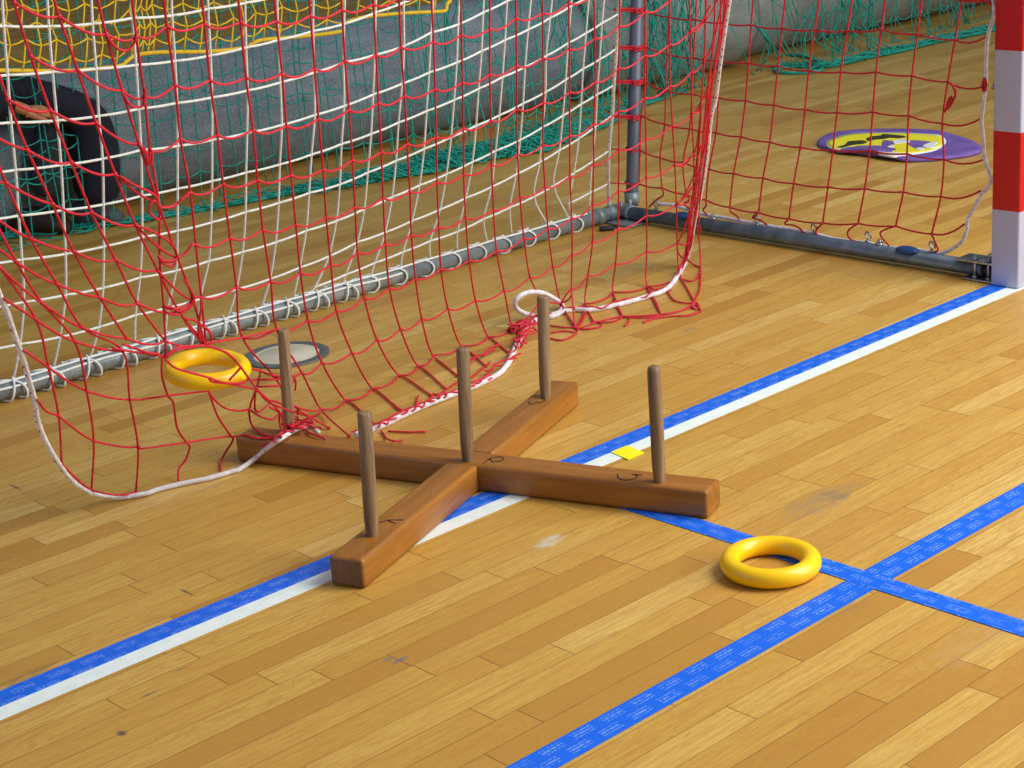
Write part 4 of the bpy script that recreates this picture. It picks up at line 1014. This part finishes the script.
bodyv = [(hip, .11), (hip+Vector((.01, 0, .14)), .10), (chest, .115), (neck-Vector((0, 0, .04)), .05), (neck+Vector((.01, 0, .03)), .045),
         (shR, .05), (elb, .036), (handN+Vector((-.08, .0, .035)), .024), (shL, .05), (shL+Vector((.08, .05, -.26)), .036), (shL+Vector((.22, -.05, -.30)), .024),
         (hip+Vector((.05, -.08, -.02)), .075), (kneeN+Vector((-.02, 0, -.02)), .055), (kneeN+(footN-kneeN)*.45, .048), (footN, .034),
         (hip+Vector((.03, .07, -.02)), .075), (kneeF, .055), (kneeF+(footF-kneeF)*.45, .046), (footF, .034), (head-Vector((0, 0, .02)), .085), (head+Vector((.01, 0, .06)), .082)]
skin('body', bodyv, [(0, 1), (1, 2), (2, 3), (3, 4), (2, 5), (5, 6), (6, 7), (2, 8), (8, 9), (9, 10), (0, 11), (11, 12), (12, 13), (13, 14), (0, 15), (15, 16), (16, 17), (17, 18), (4, 19), (19, 20)], M_skin)
# trousers
tv = [(hip+Vector((0, 0, .02)), .125), (hip+Vector((.05, -.08, -.01)), .09), (kneeN+Vector((-.22, .05, .065)), .062), (kneeN+Vector((-.01, .0, -.03)), .074), (kneeN+(footN-kneeN)*.35, .090), (kneeN+(footN-kneeN)*.75, .088), (footN+Vector((0, 0, .0)), .078),]
skin('trousers', tv, [(0, 1), (1, 2), (2, 3), (3, 4), (4, 5), (5, 6)], M_navy)
tv = [(hip+Vector((.02, .05, .02)), .12), (hip+Vector((.04, .08, -.01)), .09), (kneeF+Vector((-.16, .05, .03)), .075), (kneeF, .072), (kneeF+(footF-kneeF)*.4, .072), (footF+Vector((0, 0, .0)), .064)]
skin('trouser_leg', tv, [(0, 1), (1, 2), (2, 3), (3, 4), (4, 5)], M_char)
jv = [(hip+Vector((0, 0, .06)), .13), (chest, .135), (neck-Vector((0, 0, .03)), .065), (shR, .065), (elb, .05), (handN+Vector((-.16, .01, .045)), .045), (handN+Vector((-.055, .0, .034)), .045), (shL, .065), (shL+Vector((.08, .05, -.26)), .05), (shL+Vector((.20, -.04, -.30)), .036)]
skin('jacket', jv, [(0, 1), (1, 2), (1, 3), (3, 4), (4, 5), (5, 6), (1, 7), (7, 8), (8, 9)], M_navy)
# hand with fingers, joined to the wrist
hv = [(handN+Vector((-.08, 0, .035)), .022), (handN+Vector((-.03, 0, .012)), (.030, .016)), (handN+Vector((.01, 0, .0)), (.032, .014))]
he = [(0, 1), (1, 2)]
for j, (o_, L) in enumerate(((-.024, .060), (-.008, .068), (.008, .064), (.023, .052))):
    b = len(hv); base = handN+Vector((.02, o_*.6, o_*.5-.004))
    hv += [(base, .0085), (base+Vector((L*.5, o_*.1, -.006)), .008), (base+Vector((L*.8, o_*.1, -.022)), .007), (base+Vector((L*.95, 0, -.036)), .006)]
    he += [(2, b), (b, b+1), (b+1, b+2), (b+2, b+3)]
b = len(hv); hv += [(handN+Vector((-.015, -.03, -.012)), .010), (handN+Vector((.01, -.045, -.026)), .009), (handN+Vector((.03, -.045, -.040)), .007)]; he += [(1, b), (b, b+1), (b+1, b+2)]
skin('hand', hv, he, M_skin, 2)
# hair
bm = bmesh.new(); bmesh.ops.create_icosphere(bm, subdivisions=3, radius=.11, matrix=Matrix.Translation(head+Vector((-.015, 0, .05))-po) @ Matrix.Diagonal((1.0, .92, 1.0, 1)))
bmesh.ops.delete(bm, geom=[v for v in bm.verts if (v.co+po-head).x > .05 and (v.co+po-head).z < .08], context='VERTS'); link('hair', bm, M_hair, person)
for f_, ang, mt in ((footN, -.7, M_shoe), (footF, -.9, M_hair)):
    bm = bmesh.new(); R_ = Matrix.Translation(Vector((f_.x, f_.y+.03, .0))-po) @ Matrix.Rotation(ang, 4, 'Z')
    prof = [(-.07, .034, .085), (-.03, .038, .095), (.02, .040, .075), (.05, .042, .06), (.075, .036, .048), (.092, .018, .03)]
    rr = []
    for x, wdt, h in prof:
        rr.append([bm.verts.new(R_ @ Vector((x, wdt*math.cos(a), .004+max(0, h*(.5+.5*math.sin(a)))))) for a in [2*PI*k/14 for k in range(14)]])
    for a, b_ in zip(rr, rr[1:]):
        for k in range(14): bm.faces.new((a[k], a[(k+1) % 14], b_[(k+1) % 14], b_[k]))
    bm.faces.new(rr[0]); bm.faces.new(rr[-1]); bmesh.ops.recalc_face_normals(bm, faces=bm.faces[:])
    link('shoe', bm, mt, person)
